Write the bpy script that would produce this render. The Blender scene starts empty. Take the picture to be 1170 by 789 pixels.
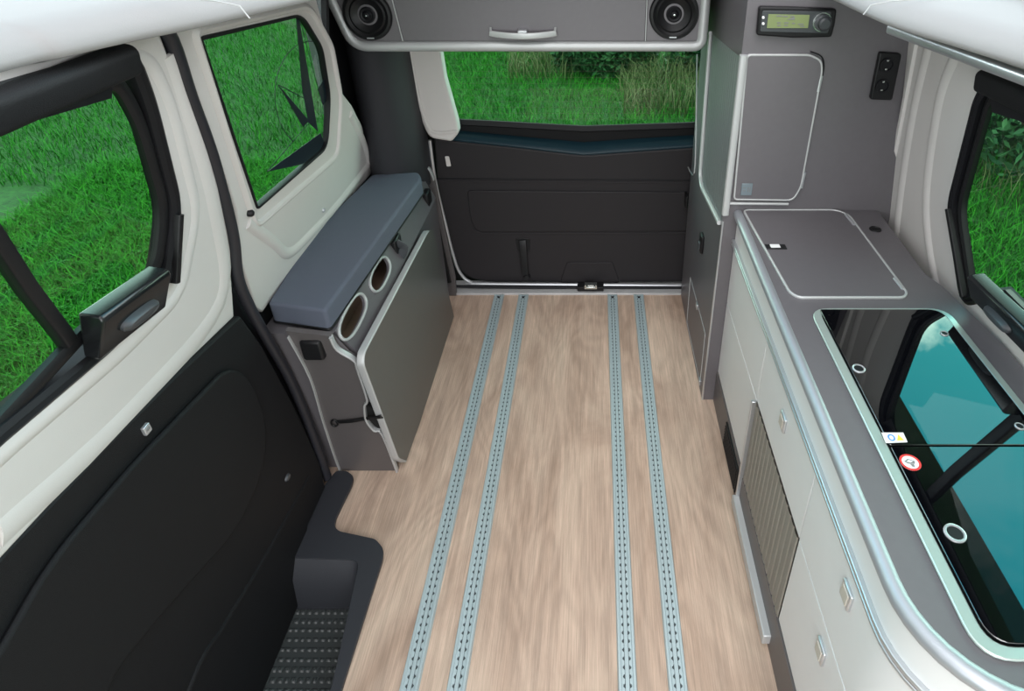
import bpy, bmesh, math, random
import numpy as np
from mathutils import Vector as V
random.seed(7); rng = np.random.default_rng(7)
PI = math.pi
C = bpy.context.scene.collection
S = bpy.context.scene
# ------------------------------------------------------------------ camera and survey helpers
F = 720.; PX0 = 681.; PY0 = 277.; TH = math.atan(422/720); H = 1.75
cs, sn = math.cos(TH), math.sin(TH)
def ray(x, y):
    u = x-PX0; v = PY0-y
    return V((u, F*cs+v*sn, -F*sn+v*cs))
EYE = V((0, 0, H))
def PZ(x, y, z): d = ray(x, y); return EYE + d*((z-H)/d.z)
def PXX(x, y, X): d = ray(x, y); return EYE + d*(X/d.x)
def PY(x, y, Y): d = ray(x, y); return EYE + d*(Y/d.y)
def PL(x, y, pl, off=0.):
    p, n = pl; d = ray(x, y); q = p+n*off-EYE
    return EYE + d*(q.dot(n)/d.dot(n))
LS = (V((-.88, 0, .9)), V((.57, 0, -.11)).normalized())     # upper left wall, leans inward, normal into the van
RS = (V((.93, 0, .9)), V((-.57, 0, -.08)).normalized())     # upper right wall
def L(Y, z, off=0.): return V((-.88+(z-.9)*.11/.57, Y, z))+LS[1]*off
def R(Y, z, off=0.): return V((.93-(z-.9)*.08/.57, Y, z))+RS[1]*off
BE = (V((0, 1.455, 0)), V((0, -.57, -.085)).normalized())    # near end of the bench
BS = (V((-.724, 0, .655)), V((.09, 0, .04)).normalized())    # sloping strip of the bench under the cushion

# ------------------------------------------------------------------ materials
def mat(name, col, rough=.5, metal=0., spec=.5, bump=None, var=None, coat=0., ior=None):
    m = bpy.data.materials.new(name); m.use_nodes = True
    nt = m.node_tree; b = nt.nodes['Principled BSDF']
    b.inputs['Base Color'].default_value = (*col, 1); b.inputs['Roughness'].default_value = rough
    b.inputs['Metallic'].default_value = metal; b.inputs['Specular IOR Level'].default_value = spec
    b.inputs['Coat Weight'].default_value = coat
    if ior: b.inputs['IOR'].default_value = ior
    tc = nt.nodes.new('ShaderNodeTexCoord')
    if var or bump:
        sc, amt = (var or (30, .1))[:2]
        mp = nt.nodes.new('ShaderNodeMapping'); nt.links.new(tc.outputs['Object'], mp.inputs['Vector'])
        if var and len(var) > 2: mp.inputs['Scale'].default_value = var[2]
        nz = nt.nodes.new('ShaderNodeTexNoise'); nz.inputs['Scale'].default_value = sc; nz.inputs['Detail'].default_value = 4
        nt.links.new(mp.outputs[0], nz.inputs['Vector'])
        if var:
            mx = nt.nodes.new('ShaderNodeMix'); mx.data_type = 'RGBA'
            mx.inputs['A'].default_value = (*[c*(1-amt) for c in col], 1); mx.inputs['B'].default_value = (*[min(1, c*(1+amt)) for c in col], 1)
            nt.links.new(nz.outputs['Fac'], mx.inputs['Factor']); nt.links.new(mx.outputs['Result'], b.inputs['Base Color'])
    if bump:
        n2 = nt.nodes.new('ShaderNodeTexNoise'); n2.inputs['Scale'].default_value = bump[0]; n2.inputs['Detail'].default_value = 3
        nt.links.new(tc.outputs['Object'], n2.inputs['Vector'])
        bp = nt.nodes.new('ShaderNodeBump'); bp.inputs['Strength'].default_value = bump[1]; bp.inputs['Distance'].default_value = .002
        nt.links.new(n2.outputs['Fac'], bp.inputs['Height']); nt.links.new(bp.outputs[0], b.inputs['Normal'])
    return m
m_grey = mat('taupe_grey_laminate', (.15, .14, .15), .42, .25, var=(60, .05), bump=(900, .06))
m_greydk = mat('warm_grey_laminate', (.115, .105, .105), .42, .15, var=(60, .05))
m_leaf = mat('grey_table_laminate', (.125, .125, .118), .38, .2, var=(50, .05))
m_white = mat('offwhite_laminate', (.70, .70, .70), .35, var=(20, .02))
m_trim = mat('ivory_grey_plastic', (.64, .61, .59), .5, bump=(700, .08), var=(8, .02))
m_liner = mat('white_roof_liner', (.31, .30, .298), .7, bump=(500, .1))
m_alu = mat('satin_aluminium', (.62, .64, .66), .33, .85, var=(200, .05, (1, .05, 1)))
m_aluw = mat('pale_edge_profile', (.50, .51, .51), .4, .3)
m_chrome = mat('brushed_steel', (.62, .66, .64), .25, 1.0)
m_black = mat('black_plastic', (.009, .009, .010), .42, 0, .3, bump=(800, .1))
m_panel = mat('black_grained_trim', (.010, .010, .011), .6, 0, .18, bump=(650, .35))
m_dark = mat('dark_tailgate_trim', (.020, .018, .020), .55, 0, .3, bump=(500, .4))
m_rub = mat('black_rubber', (.008, .008, .010), .5, 0, .25)
m_seal = mat('dark_seal_rubber', (.018, .018, .023), .45)
m_fab = mat('pillar_cloth', (.022, .022, .027), .7, bump=(1200, .5))
m_cush = mat('slate_blue_upholstery', (.10, .115, .155), .8, bump=(1400, .6), var=(300, .06))
m_mat = mat('charcoal_step_plastic', (.026, .028, .034), .5, bump=(700, .3))
m_bar = mat('satin_black_bar', (.008, .009, .010), .25, 0, .5)
m_rail = mat('rail_aluminium', (.44, .54, .56), .4, .3)
m_hobfr = mat('pale_steel_frame', (.55, .64, .60), .3, .6)
m_railc = mat('rail_channel', (.07, .085, .09), .5, .3)
m_tread = mat('tread_rubber', (.035, .04, .04), .45)
m_tube = mat('matt_aluminium', (.40, .42, .45), .45, .6)
m_hob = mat('black_glass', (.002, .002, .003), .015, 0, .5, ior=2.15)
m_steel = mat('galvanised_sill', (.5, .5, .5), .5, .3, var=(15, .15))
m_grip = mat('grey_grip_plastic', (.05, .055, .06), .35)
m_silver = mat('silver_plastic', (.55, .56, .58), .3, .6)
m_print = mat('white_print', (.8, .8, .8), .5)
m_red = mat('red_print', (.65, .02, .02), .45)
m_blue = mat('blue_print', (.08, .25, .6), .45)
m_yel = mat('yellow_print', (.75, .6, .05), .45)
m_gpr = mat('grey_print', (.2, .2, .2), .5)
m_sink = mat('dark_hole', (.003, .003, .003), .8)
m_holeint = mat('wood_lined_recess', (.30, .21, .15), .6)
m_label = mat('pale_blue_plate', (.22, .27, .30), .35, .4)
m_decal = mat('dark_window_film', (.004, .012, .02), .4)

def lcd():
    m = mat('lcd_green', (.21, .26, .11), .3)
    b = m.node_tree.nodes['Principled BSDF']
    b.inputs['Emission Color'].default_value = (.42, .52, .2, 1); b.inputs['Emission Strength'].default_value = .02
    return m
m_lcd = lcd()
def tambour_mat():
    m = mat('ribbed_shutter', (.50, .46, .40), .5, 0)
    return m
m_tamb = tambour_mat()
def tambg():
    m = mat('silver_ribbed_shutter', (.34, .38, .38), .3, .6)
    return m
m_tambg = tambg()
def glass(name, tint, refl=1.0):
    m = bpy.data.materials.new(name); m.use_nodes = True; nt = m.node_tree
    nt.nodes.clear(); o = nt.nodes.new('ShaderNodeOutputMaterial')
    t = nt.nodes.new('ShaderNodeBsdfTransparent'); t.inputs[0].default_value = (*tint, 1)
    g = nt.nodes.new('ShaderNodeBsdfGlossy'); g.inputs['Roughness'].default_value = .0
    g.inputs['Color'].default_value = (refl, refl, refl, 1)
    f = nt.nodes.new('ShaderNodeFresnel'); f.inputs[0].default_value = 1.45
    mx = nt.nodes.new('ShaderNodeMixShader')
    ge = nt.nodes.new('ShaderNodeNewGeometry'); sb = nt.nodes.new('ShaderNodeMath'); sb.operation = 'SUBTRACT'; sb.inputs[0].default_value = 1
    nt.links.new(ge.outputs['Backfacing'], sb.inputs[1]); mu = nt.nodes.new('ShaderNodeMath'); mu.operation = 'MULTIPLY'
    nt.links.new(f.outputs[0], mu.inputs[0]); nt.links.new(sb.outputs[0], mu.inputs[1]); nt.links.new(mu.outputs[0], mx.inputs[0]); nt.links.new(t.outputs[0], mx.inputs[1]); nt.links.new(g.outputs[0], mx.inputs[2])
    nt.links.new(mx.outputs[0], o.inputs[0]); return m
m_glass = glass('tinted_window_glass', (.80, .93, .84), .55)

def wood():
    m = mat('oak_vinyl', (.5, .36, .27), .5); nt = m.node_tree; b = nt.nodes['Principled BSDF']
    tc = nt.nodes.new('ShaderNodeTexCoord'); N = nt.nodes.new; Lk = nt.links.new
    def noise(scale, vec, det=4, rough=.6, dist=0):
        mp = N('ShaderNodeMapping'); mp.inputs['Scale'].default_value = vec; Lk(tc.outputs['Object'], mp.inputs['Vector'])
        nz = N('ShaderNodeTexNoise'); nz.inputs['Scale'].default_value = scale; nz.inputs['Detail'].default_value = det
        nz.inputs['Roughness'].default_value = rough; nz.inputs['Distortion'].default_value = dist
        Lk(mp.outputs[0], nz.inputs['Vector']); return nz.outputs['Fac']
    big = noise(3.0, (1.6, .5, 1), 5, .62, .8)
    fine = noise(110, (3.0, .045, 1), 7, .75, .05)
    med = noise(14, (2.6, .11, 1), 6, .7, .25)
    cont = noise(1.7, (3.0, .62, 1), 2, .45, .5)
    ml = N('ShaderNodeMath'); ml.operation = 'MULTIPLY'; ml.inputs[1].default_value = 95; Lk(cont, ml.inputs[0])
    si = N('ShaderNodeMath'); si.operation = 'SINE'; Lk(ml.outputs[0], si.inputs[0])
    def ramp(inp, stops):
        r = N('ShaderNodeValToRGB'); e = r.color_ramp.elements
        e[0].position, e[0].color = stops[0][0], (*stops[0][1], 1); e[1].position, e[1].color = stops[-1][0], (*stops[-1][1], 1)
        for p, c in stops[1:-1]: k = e.new(p); k.color = (*c, 1)
        Lk(inp, r.inputs[0]); return r.outputs[0]
    base = ramp(big, [(.32, (.39, .275, .205)), (.5, (.50, .37, .285)), (.68, (.60, .465, .36))])
    def mul(a, fac, lo, hi):
        r = N('ShaderNodeMapRange'); r.inputs['From Min'].default_value = lo[0]; r.inputs['From Max'].default_value = lo[1]
        r.inputs['To Min'].default_value = hi[0]; r.inputs['To Max'].default_value = hi[1]; Lk(fac, r.inputs['Value'])
        mx = N('ShaderNodeMix'); mx.data_type = 'RGBA'; mx.blend_type = 'MULTIPLY'; mx.inputs['Factor'].default_value = 1
        Lk(a, mx.inputs['A']); Lk(r.outputs[0], mx.inputs['B']); return mx.outputs['Result']
    c = mul(base, fine, (.35, .65), (.76, 1.16)); c = mul(c, med, (.3, .7), (.82, 1.14)); c = mul(c, si.outputs[0], (-1, 1), (.93, 1.05))
    Lk(c, b.inputs['Base Color'])
    bp = N('ShaderNodeBump'); bp.inputs['Strength'].default_value = .15; bp.inputs['Distance'].default_value = .001
    Lk(fine, bp.inputs['Height']); Lk(bp.outputs[0], b.inputs['Normal'])
    return m
m_wood = wood()
def ground_mat():
    m = mat('meadow_ground', (.03, .12, .02), .9); nt = m.node_tree; b = nt.nodes['Principled BSDF']; N = nt.nodes.new
    tc = N('ShaderNodeTexCoord'); nz = N('ShaderNodeTexNoise'); nz.inputs['Scale'].default_value = 9; nz.inputs['Detail'].default_value = 8
    nz.inputs['Roughness'].default_value = .75
    nt.links.new(tc.outputs['Object'], nz.inputs['Vector']); r = N('ShaderNodeValToRGB'); e = r.color_ramp.elements
    e[0].position = .35; e[0].color = (.006, .045, .008, 1); e[1].position = .7; e[1].color = (.03, .16, .02, 1)
    nt.links.new(nz.outputs['Fac'], r.inputs[0]); nt.links.new(r.outputs[0], b.inputs['Base Color']); return m
m_ground = ground_mat()
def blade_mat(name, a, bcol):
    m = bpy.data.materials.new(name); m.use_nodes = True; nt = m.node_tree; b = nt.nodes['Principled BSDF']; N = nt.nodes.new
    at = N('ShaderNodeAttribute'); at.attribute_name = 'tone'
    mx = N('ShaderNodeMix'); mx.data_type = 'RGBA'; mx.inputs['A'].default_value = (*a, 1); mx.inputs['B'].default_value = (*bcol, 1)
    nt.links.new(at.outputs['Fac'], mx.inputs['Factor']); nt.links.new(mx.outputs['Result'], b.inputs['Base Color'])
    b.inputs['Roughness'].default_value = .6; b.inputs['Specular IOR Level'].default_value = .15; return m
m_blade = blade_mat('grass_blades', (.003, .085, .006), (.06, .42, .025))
m_dry = blade_mat('dry_stalks', (.05, .10, .03), (.26, .28, .14))
m_leafg = blade_mat('shrub_leaves', (.006, .05, .02), (.05, .17, .06))

# ------------------------------------------------------------------ mesh helpers
def finish(bm, name, m, parent=None, bev=0., smooth=35, seg=2, solid=0.):
    bmesh.ops.recalc_face_normals(bm, faces=bm.faces[:])
    me = bpy.data.meshes.new(name); bm.to_mesh(me); bm.free()
    if m: me.materials.append(m)
    o = bpy.data.objects.new(name, me); C.objects.link(o)
    if parent: o.parent = parent
    if bev:
        b = o.modifiers.new('bevel', 'BEVEL'); b.width = bev; b.segments = seg; b.limit_method = 'ANGLE'; b.angle_limit = math.radians(40)
    for p in me.polygons: p.use_smooth = True
    me.set_sharp_from_angle(angle=math.radians(smooth if not bev else 60))
    return o
def tag(o, label, cat, group=None):
    o['label'] = label; o['category'] = cat
    if group: o['group'] = group
    return o
def struct(o): o['kind'] = 'structure'; return o
def empty(name, loc=(0, 0, 0)):
    o = bpy.data.objects.new(name, None); C.objects.link(o); o.location = loc; o.empty_display_size = .05; return o
def settle(root):
    """children were built in world coordinates: keep them there under the root's own origin"""
    for ch in root.children: ch.location = V(ch.location)-V(root.location)
def fil(pts, r, n=5):
    """round the corners of a closed polygon; r is one radius or one per corner"""
    out = []; k = len(pts)
    for i, p in enumerate(pts):
        rr = r[i] if isinstance(r, (list, tuple)) else r
        a, b = pts[i-1], pts[(i+1) % k]
        da, db = a-p, b-p
        if rr <= 0 or da.length < 1e-6 or db.length < 1e-6: out.append(p.copy()); continue
        q = min(rr, da.length*.48, db.length*.48)
        A = p+da.normalized()*q; B = p+db.normalized()*q
        for j in range(n+1):
            t = j/n; out.append(A*(1-t)**2+p*2*t*(1-t)+B*t*t)
    return out
def add_plate(bm, outer, vec, holes=()):
    vec = V(vec)
    if not holes:
        vs = [bm.verts.new(p) for p in outer]; f = [bm.faces.new(vs)]
    else:
        es = []; 
        for lp in [outer]+list(holes):
            vs = [bm.verts.new(p) for p in lp]
            es += [bm.edges.new((vs[i], vs[(i+1) % len(vs)])) for i in range(len(vs))]
        r = bmesh.ops.triangle_fill(bm, edges=es, use_beauty=True, use_dissolve=False)
        f = [g for g in r['geom'] if isinstance(g, bmesh.types.BMFace)]
    r = bmesh.ops.extrude_face_region(bm, geom=f)
    bmesh.ops.translate(bm, verts=[g for g in r['geom'] if isinstance(g, bmesh.types.BMVert)], vec=vec)
    if holes:
        # keep the original faces as the back
        pass
    return bm
def plate(name, outer, vec, m, parent=None, holes=(), bev=0., seg=2):
    bm = bmesh.new(); add_plate(bm, outer, vec, holes)
    return finish(bm, name, m, parent, bev, seg=seg)
def add_box(bm, x0, x1, y0, y1, z0, z1):
    vs = [bm.verts.new((x, y, z)) for x in (x0, x1) for y in (y0, y1) for z in (z0, z1)]
    for a in ((0, 1, 3, 2), (4, 6, 7, 5), (0, 4, 5, 1), (2, 3, 7, 6), (0, 2, 6, 4), (1, 5, 7, 3)): bm.faces.new([vs[i] for i in a])
def box(name, x0, x1, y0, y1, z0, z1, m, parent=None, bev=0.):
    bm = bmesh.new(); add_box(bm, x0, x1, y0, y1, z0, z1); return finish(bm, name, m, parent, bev)
def spline(pts, n=6):
    out = []; k = len(pts)
    for i in range(k-1):
        p0 = pts[max(i-1, 0)]; p1 = pts[i]; p2 = pts[i+1]; p3 = pts[min(i+2, k-1)]
        for j in range(n):
            t = j/n
            out.append(.5*((2*p1)+(p2-p0)*t+(2*p0-5*p1+4*p2-p3)*t*t+(3*p1-p0-3*p2+p3)*t**3))
    out.append(pts[-1].copy()); return out
def add_sweep(bm, path, prof, up, closed=False, cap=True):
    """prof: list of (a, b); a along cross(tangent, up), b along up"""
    up = V(up).normalized(); k = len(path); rings = []
    for i, p in enumerate(path):
        if closed: t0 = (p-path[i-1]).normalized(); t1 = (path[(i+1) % k]-p).normalized()
        else:
            t1 = (path[i+1]-p).normalized() if i < k-1 else (p-path[i-1]).normalized()
            t0 = (p-path[i-1]).normalized() if i > 0 else t1
        s0 = t0.cross(up); s1 = t1.cross(up)
        s0.normalize(); s1.normalize()
        s = (s0+s1); s.normalize(); mi = 1/max(.5, s.dot(s1))
        u = s.cross((t0+t1).normalized()); u.normalize()
        rings.append([bm.verts.new(p+s*a*mi+u*b) for a, b in prof])
    m = len(prof)
    for i in range(k if closed else k-1):
        A, B = rings[i], rings[(i+1) % k]
        for j in range(m):
            bm.faces.new((A[j], A[(j+1) % m], B[(j+1) % m], B[j]))
    if cap and not closed:
        bm.faces.new(rings[0]); bm.faces.new(rings[-1][::-1])
def sweep(name, path, prof, up, m, parent=None, closed=False, smooth=40):
    bm = bmesh.new(); add_sweep(bm, path, prof, up, closed); return finish(bm, name, m, parent, 0, smooth)
def circ(r, n=12, sx=1., sy=1.): return [(r*sx*math.cos(2*PI*i/n), r*sy*math.sin(2*PI*i/n)) for i in range(n)]
def rrect(w, h, r, n=3):
    o = []
    for cx, cy, a in ((w/2-r, h/2-r, 0), (-w/2+r, h/2-r, 90), (-w/2+r, -h/2+r, 180), (w/2-r, -h/2+r, 270)):
        for j in range(n+1):
            t = math.radians(a+90*j/n); o.append((cx+r*math.cos(t), cy+r*math.sin(t)))
    return o
def add_lathe(bm, prof, o, ax, ref=(0, 0, 1), n=32, sc=(1, 1)):
    """prof: (radius, height along ax)"""
    ax = V(ax).normalized(); e1 = V(ref).cross(ax)
    if e1.length < 1e-4: e1 = V((1, 0, 0)).cross(ax)
    e1.normalize(); e2 = ax.cross(e1); o = V(o); rings = []
    for r, h in prof:
        if r < 1e-6: rings.append([bm.verts.new(o+ax*h)])
        else: rings.append([bm.verts.new(o+ax*h+e1*r*sc[0]*math.cos(2*PI*i/n)+e2*r*sc[1]*math.sin(2*PI*i/n)) for i in range(n)])
    for A, B in zip(rings, rings[1:]):
        for i in range(n):
            j = (i+1) % n
            if len(A) == 1 and len(B) == 1: continue
            if len(A) == 1: bm.faces.new((A[0], B[i], B[j]))
            elif len(B) == 1: bm.faces.new((A[i], A[j], B[0]))
            else: bm.faces.new((A[i], A[j], B[j], B[i]))
def lathe(name, prof, o, ax, m, parent=None, n=32, sc=(1, 1), ref=(0, 0, 1)):
    bm = bmesh.new(); add_lathe(bm, prof, o, ax, ref, n, sc); return finish(bm, name, m, parent, 0, 35)

# ================================================================== FLOOR
sill_y = PZ(600, 337, 0).y          # rear end of the wooden floor
mo = [PZ(402, 545, 0), PZ(404, 556, 0), PZ(385, 600, 0), PZ(388, 609, 0), PZ(430, 617, 0), PZ(439, 630, 0), PZ(438, 640, 0), PZ(392, 789, 0)]
fl = [V((-.95, sill_y, 0)), V((.95, sill_y, 0)), V((.95, -.6, 0)), V((-.56, -.6, 0))]
step_in = [V((-.64, -.6, 0)), PZ(384, 789, 0), PZ(432, 640, 0), PZ(426, 624, 0), PZ(382, 611, 0), PZ(376, 600, 0), PZ(380, 590, 0), V((-.95, 1.26, 0))]
floor = plate('floor', [V((-.95, sill_y, 0)), V((.95, sill_y, 0)), V((.95, -.6, 0))]+step_in, (0, 0, -.02), m_wood); struct(floor)
# galvanised rear sill
sl = box('trim_1', -.75, .5, sill_y, 2.60, -.02, .010, m_steel, None, .003); struct(sl)

# four seat rails
def rail(label, x0, yt, yb_px):
    root = empty('floor_rail', (x0, 1.2, 0))
    Y0, Y1 = -.2, sill_y-.004; w = .0235
    tag(root, label, 'seat rail', 'aluminium seat rails set in the floor')
    bm = bmesh.new(); add_box(bm, x0-w, x0+w, Y0, Y1, .0005, .0022); finish(bm, 'channel', m_railc, root)
    bm = bmesh.new(); add_box(bm, x0-.0048, x0+.0048, Y0, Y1, .0023, .0050); finish(bm, 'centre_web', m_rail, root)
    pitch = .0212; n = int((Y1-Y0)/pitch)
    for s in (-1, 1):
        inner = []; 
        for i in range(n):
            yb = Y0+.01+i*pitch
            for t, g in ((0, .0060), (.22, .0060), (.34, .0095), (.5, .0112), (.66, .0095), (.78, .0060)):
                inner.append(V((x0+s*g, yb+t*pitch, .0022)))
        inner = [V((x0+s*.006, Y0, .0022))]+inner+[V((x0+s*.006, Y1, .0022))]
        # lip as strips: scalloped edge > flat > rounded shoulder
        bm = bmesh.new()
        prof = [(0, .0022), (0, .0062), (None, .0062), (None, .0085), (None, .0085), (None, .0022)]
        rows = []
        for p in inner:
            rows.append([bm.verts.new((p.x, p.y, .0022)), bm.verts.new((p.x, p.y, .0058)), bm.verts.new((x0+s*.0135, p.y, .0062)),
                         bm.verts.new((x0+s*.0155, p.y, .0085)), bm.verts.new((x0+s*.0215, p.y, .0085)), bm.verts.new((x0+s*.0245, p.y, .0005))])
        for a, b in zip(rows, rows[1:]):
            for j in range(5): bm.faces.new((a[j], a[j+1], b[j+1], b[j]))
        finish(bm, 'toothed_lip', m_rail, root, 0, 30)
    lathe('end_screw', [(.0, .0095), (.004, .0095), (.006, .0085), (.006, .004)], (x0, Y1-.022, 0), (0, 0, 1), m_black, root, 14)
    settle(root)
def rx(px, py): return PZ(px, py, 0).x
for lab, a, b in (('outer left aluminium seat rail in the wood floor, nearest the bench', (570, 340), (467, 789)),
                  ('inner left aluminium seat rail, second from the bench', (598, 340), (521, 789)),
                  ('inner right aluminium seat rail, third from the bench', (700, 340), (717, 789)),
                  ('outer right aluminium seat rail in the wood floor, nearest the kitchen', (730, 340), (775, 789))):
    rail(lab, (rx(*a)+rx(*b))/2, 0, 0)

# moulded step tray in the side door opening
tray = empty('step_tray', (-.75, .9, 0)); tag(tray, 'charcoal moulded plastic step tray in the sliding door well', 'step mat')
ob = [V((-.58, -.4, .004))]+[p+V((0, 0, .004)) for p in (PZ(392, 789, 0), PZ(438, 642, 0), PZ(439, 630, 0), PZ(430, 619, 0), PZ(388, 610, 0), PZ(383, 604, 0), PZ(385, 594, 0), PZ(403, 557, 0), PZ(405, 547, 0), PZ(397, 541, 0), PZ(385, 541, 0))]+[PZ(372, 556, .004), PZ(352, 600, .004), V((-.93, 1.10, .004)), V((-.93, -.4, .004))]
ob = [V((p.x, p.y, .004)) for p in ob]
wi = [V((-.645, -.38, .004)), V((-.655, .80, .004)), PZ(412, 642, .004), V((-.91, PZ(412, 642, 0).y+.005, .004)), V((-.91, -.38, .004))]
wi = [V((p.x, p.y, .004)) for p in wi]
wir = fil(wi, [.02, 0, .03, .02, .02], 5)
plate('rim', fil(ob, .012, 3), (0, 0, .012), m_mat, tray, [wir], .004)
bm = bmesh.new()          # well: sloping walls down to the tread
cen = V((-.77, .4, 0)); top = [bm.verts.new(V((p.x, p.y, .012))) for p in wir]
def shrink(p, dx, dyf, z):
    x = min(max(p.x, -.93), -.66-dx); y = min(p.y, wi[2].y-dyf); return V((x, y, z))
r2 = [bm.verts.new(shrink(p, .004, .035, -.03)) for p in wir]; r3 = [bm.verts.new(shrink(p, .014, .055, -.13)) for p in wir]
k = len(wir)
for A, B in ((top, r2), (r2, r3)):
    for i in range(k): bm.faces.new((A[i], A[(i+1) % k], B[(i+1) % k], B[i]))
bm.faces.new(r3)
for v in list(bm.verts): pass
finish(bm, 'well', m_mat, tray, 0, 50)
bm = bmesh.new(); grid = []; tx0, tx1, ty0, ty1 = -.922, -.682, .30, wi[2].y-.062
for i in range(61):
    row = []
    for j in range(201):
        x = tx0+(tx1-tx0)*i/60; y = ty0+(ty1-ty0)*j/200
        u = (x/.019+.5*(math.floor(y/.026) % 2)) % 1; v_ = (y/.026) % 1
        row.append(bm.verts.new((x, y, -.1295+(.004 if abs(u-.5) < .3 and abs(v_-.5) < .17 else 0))))
    grid.append(row)
for i in range(60):
    for j in range(200): bm.faces.new((grid[i][j], grid[i+1][j], grid[i+1][j+1], grid[i][j+1]))
finish(bm, 'dimpled_tread', m_tread, tray)
settle(tray)

# ================================================================== LEFT WALL
nL = LS[1]; nR = RS[1]
# --- sliding door: ivory upper shell with the window opening
win1 = [PL(150, 62, LS), PL(172, 118, LS), PL(203, 240, LS), PL(191, 322, LS), PL(128, 390, LS), PL(0, 497, LS), L(-.2, 1.07), L(-.2, 1.50), L(.6, 1.515)]
win1 = fil(win1, [.03, .05, .05, .04, .02, 0, .05, .05, 0], 5)
door1 = empty('door_1', (-.9, .6, 0)); struct(door1)
edge = [PL(186, 45, LS), PL(208, 110, LS), PL(233, 175, LS), PL(250, 235, LS), PL(263, 300, LS), PL(268, 362, LS)]
edge = spline([L(edge[0].y-.03, 1.56)]+edge, 4)
shell = edge+[PL(200, 428, LS), PL(130, 500, LS), PL(60, 575, LS), PL(0, 640, LS), L(.2, .92), L(-.6, .98), L(-.6, 1.56)]
plate('upper_trim', shell, -nL*.02, m_trim, door1, [win1], .006)
# moulded swage around the opening
sw = [PL(170, 62, LS), PL(196, 118, LS), PL(226, 240, LS), PL(208, 335, LS), PL(140, 403, LS), PL(0, 522, LS), L(-.2, 1.035), L(-.25, 1.53)]
swf = fil(sw, .05, 6)
sweep('moulded_ridge', swf, [(-.02, -.004), (-.016, 0), (-.005, .0035), (.006, .0035), (.016, 0), (.02, -.004)], nL, m_trim, door1, True)
sw2 = [PL(196, 60, LS), PL(214, 118, LS), PL(246, 240, LS), PL(252, 345, LS), PL(150, 470, LS), PL(0, 610, LS)]
sweep('belt_ridge', spline(sw2, 6), [(-.035, -.004), (-.02, .002), (0, .005), (.02, .002), (.035, -.004)], nL, m_trim, door1)
# lower black panel
XL = -.885
def A(x, y, X=XL): return PXX(x, y, X)
low = [L(1.262, .80), A(300, 395), A(340, 470), A(366, 530), A(372, 556), A(352, 600), V((XL, 1.10, -.13)), V((XL, -.6, -.13)), V((XL, -.6, .99)), V((XL, .2, .925))]+[V((XL, PL(q[0], q[1], LS).y, PL(q[0], q[1], LS).z+.004)) for q in ((0, 640), (60, 575), (130, 500), (200, 428))]
low = [V((XL, p.y, p.z)) for p in low]
plate('lower_panel', low, (-.05, 0, 0), m_panel, door1, (), .006)
pad = [A(255, 418), A(280, 430), A(300, 480), A(296, 540), A(262, 610), A(180, 700), A(110, 785), V((XL, .3, .10)), V((XL, -.1, .30)), V((XL, .25, .70)), A(50, 640), A(150, 525)]
pad = [V((XL, p.y, p.z)) for p in pad]
plate('armrest_pad', fil(pad, .06, 6), (.014, 0, 0), m_panel, door1, (), .008, 3)
lowridge = spline([A(352, 545), A(300, 640), A(255, 715), A(215, 789), V((XL, .3, .05))], 5); lowridge = [V((XL, p.y, p.z)) for p in lowridge]
sweep('kick_ridge', lowridge, circ(.006, 8), (1, 0, 0), m_panel, door1)
lathe('grommet', [(0, .006), (.006, .006), (.008, .003), (.009, 0)], A(328, 545), (1, 0, 0), m_grip, door1, 16, (1.6, 1))
bm = bmesh.new(); c0 = A(166, 490, XL+.001)
add_box(bm, c0.x-.002, c0.x+.006, c0.y-.009, c0.y+.009, c0.z-.010, c0.z+.010); finish(bm, 'clip', m_silver, door1, .002)
bm = bmesh.new(); add_box(bm, c0.x, c0.x+.007, c0.y-.005, c0.y+.005, c0.z-.002, c0.z+.005); finish(bm, 'clip_insert', m_gpr, door1, .001)
settle(door1)

# --- seal
sp = [L(1.11, 1.56), PL(195, 45, LS), PL(217, 110, LS), PL(240, 172, LS), PL(258, 235, LS), PL(267, 275, LS), PL(272, 318, LS)]
sp += [PXX(286, 352, -.893), PXX(306, 388, -.893), PXX(330, 430, -.89), PXX(352, 482, -.89), PXX(374, 545, -.89)]
seal = sweep('trim_2', spline(sp, 5), circ(.0155, 12, 1, .85), (1, 0, 0), m_seal); struct(seal)
sweep('seal_channel', spline([p-V((.028, 0, 0)) for p in sp], 5), rrect(.075, .012, .003), (1, 0, 0), m_rub, seal)
# dark post lining behind the seal
post = [PXX(283, 348, -.9), PXX(300, 352, -.9), PXX(335, 385, -.9), PXX(402, 545, -.9), PXX(365, 556, -.9)]
post = [V((-.91, p.y, p.z)) for p in post]; post[-1].z = post[-2].z = -.03
wl_low = plate('trim_3', [V((-.93, 1.24, .86)), V((-.93, 1.60, .86)), V((-.93, 1.60, -.03)), V((-.93, 1.24, -.03))], (-.03, 0, 0), m_panel); struct(wl_low)

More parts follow.
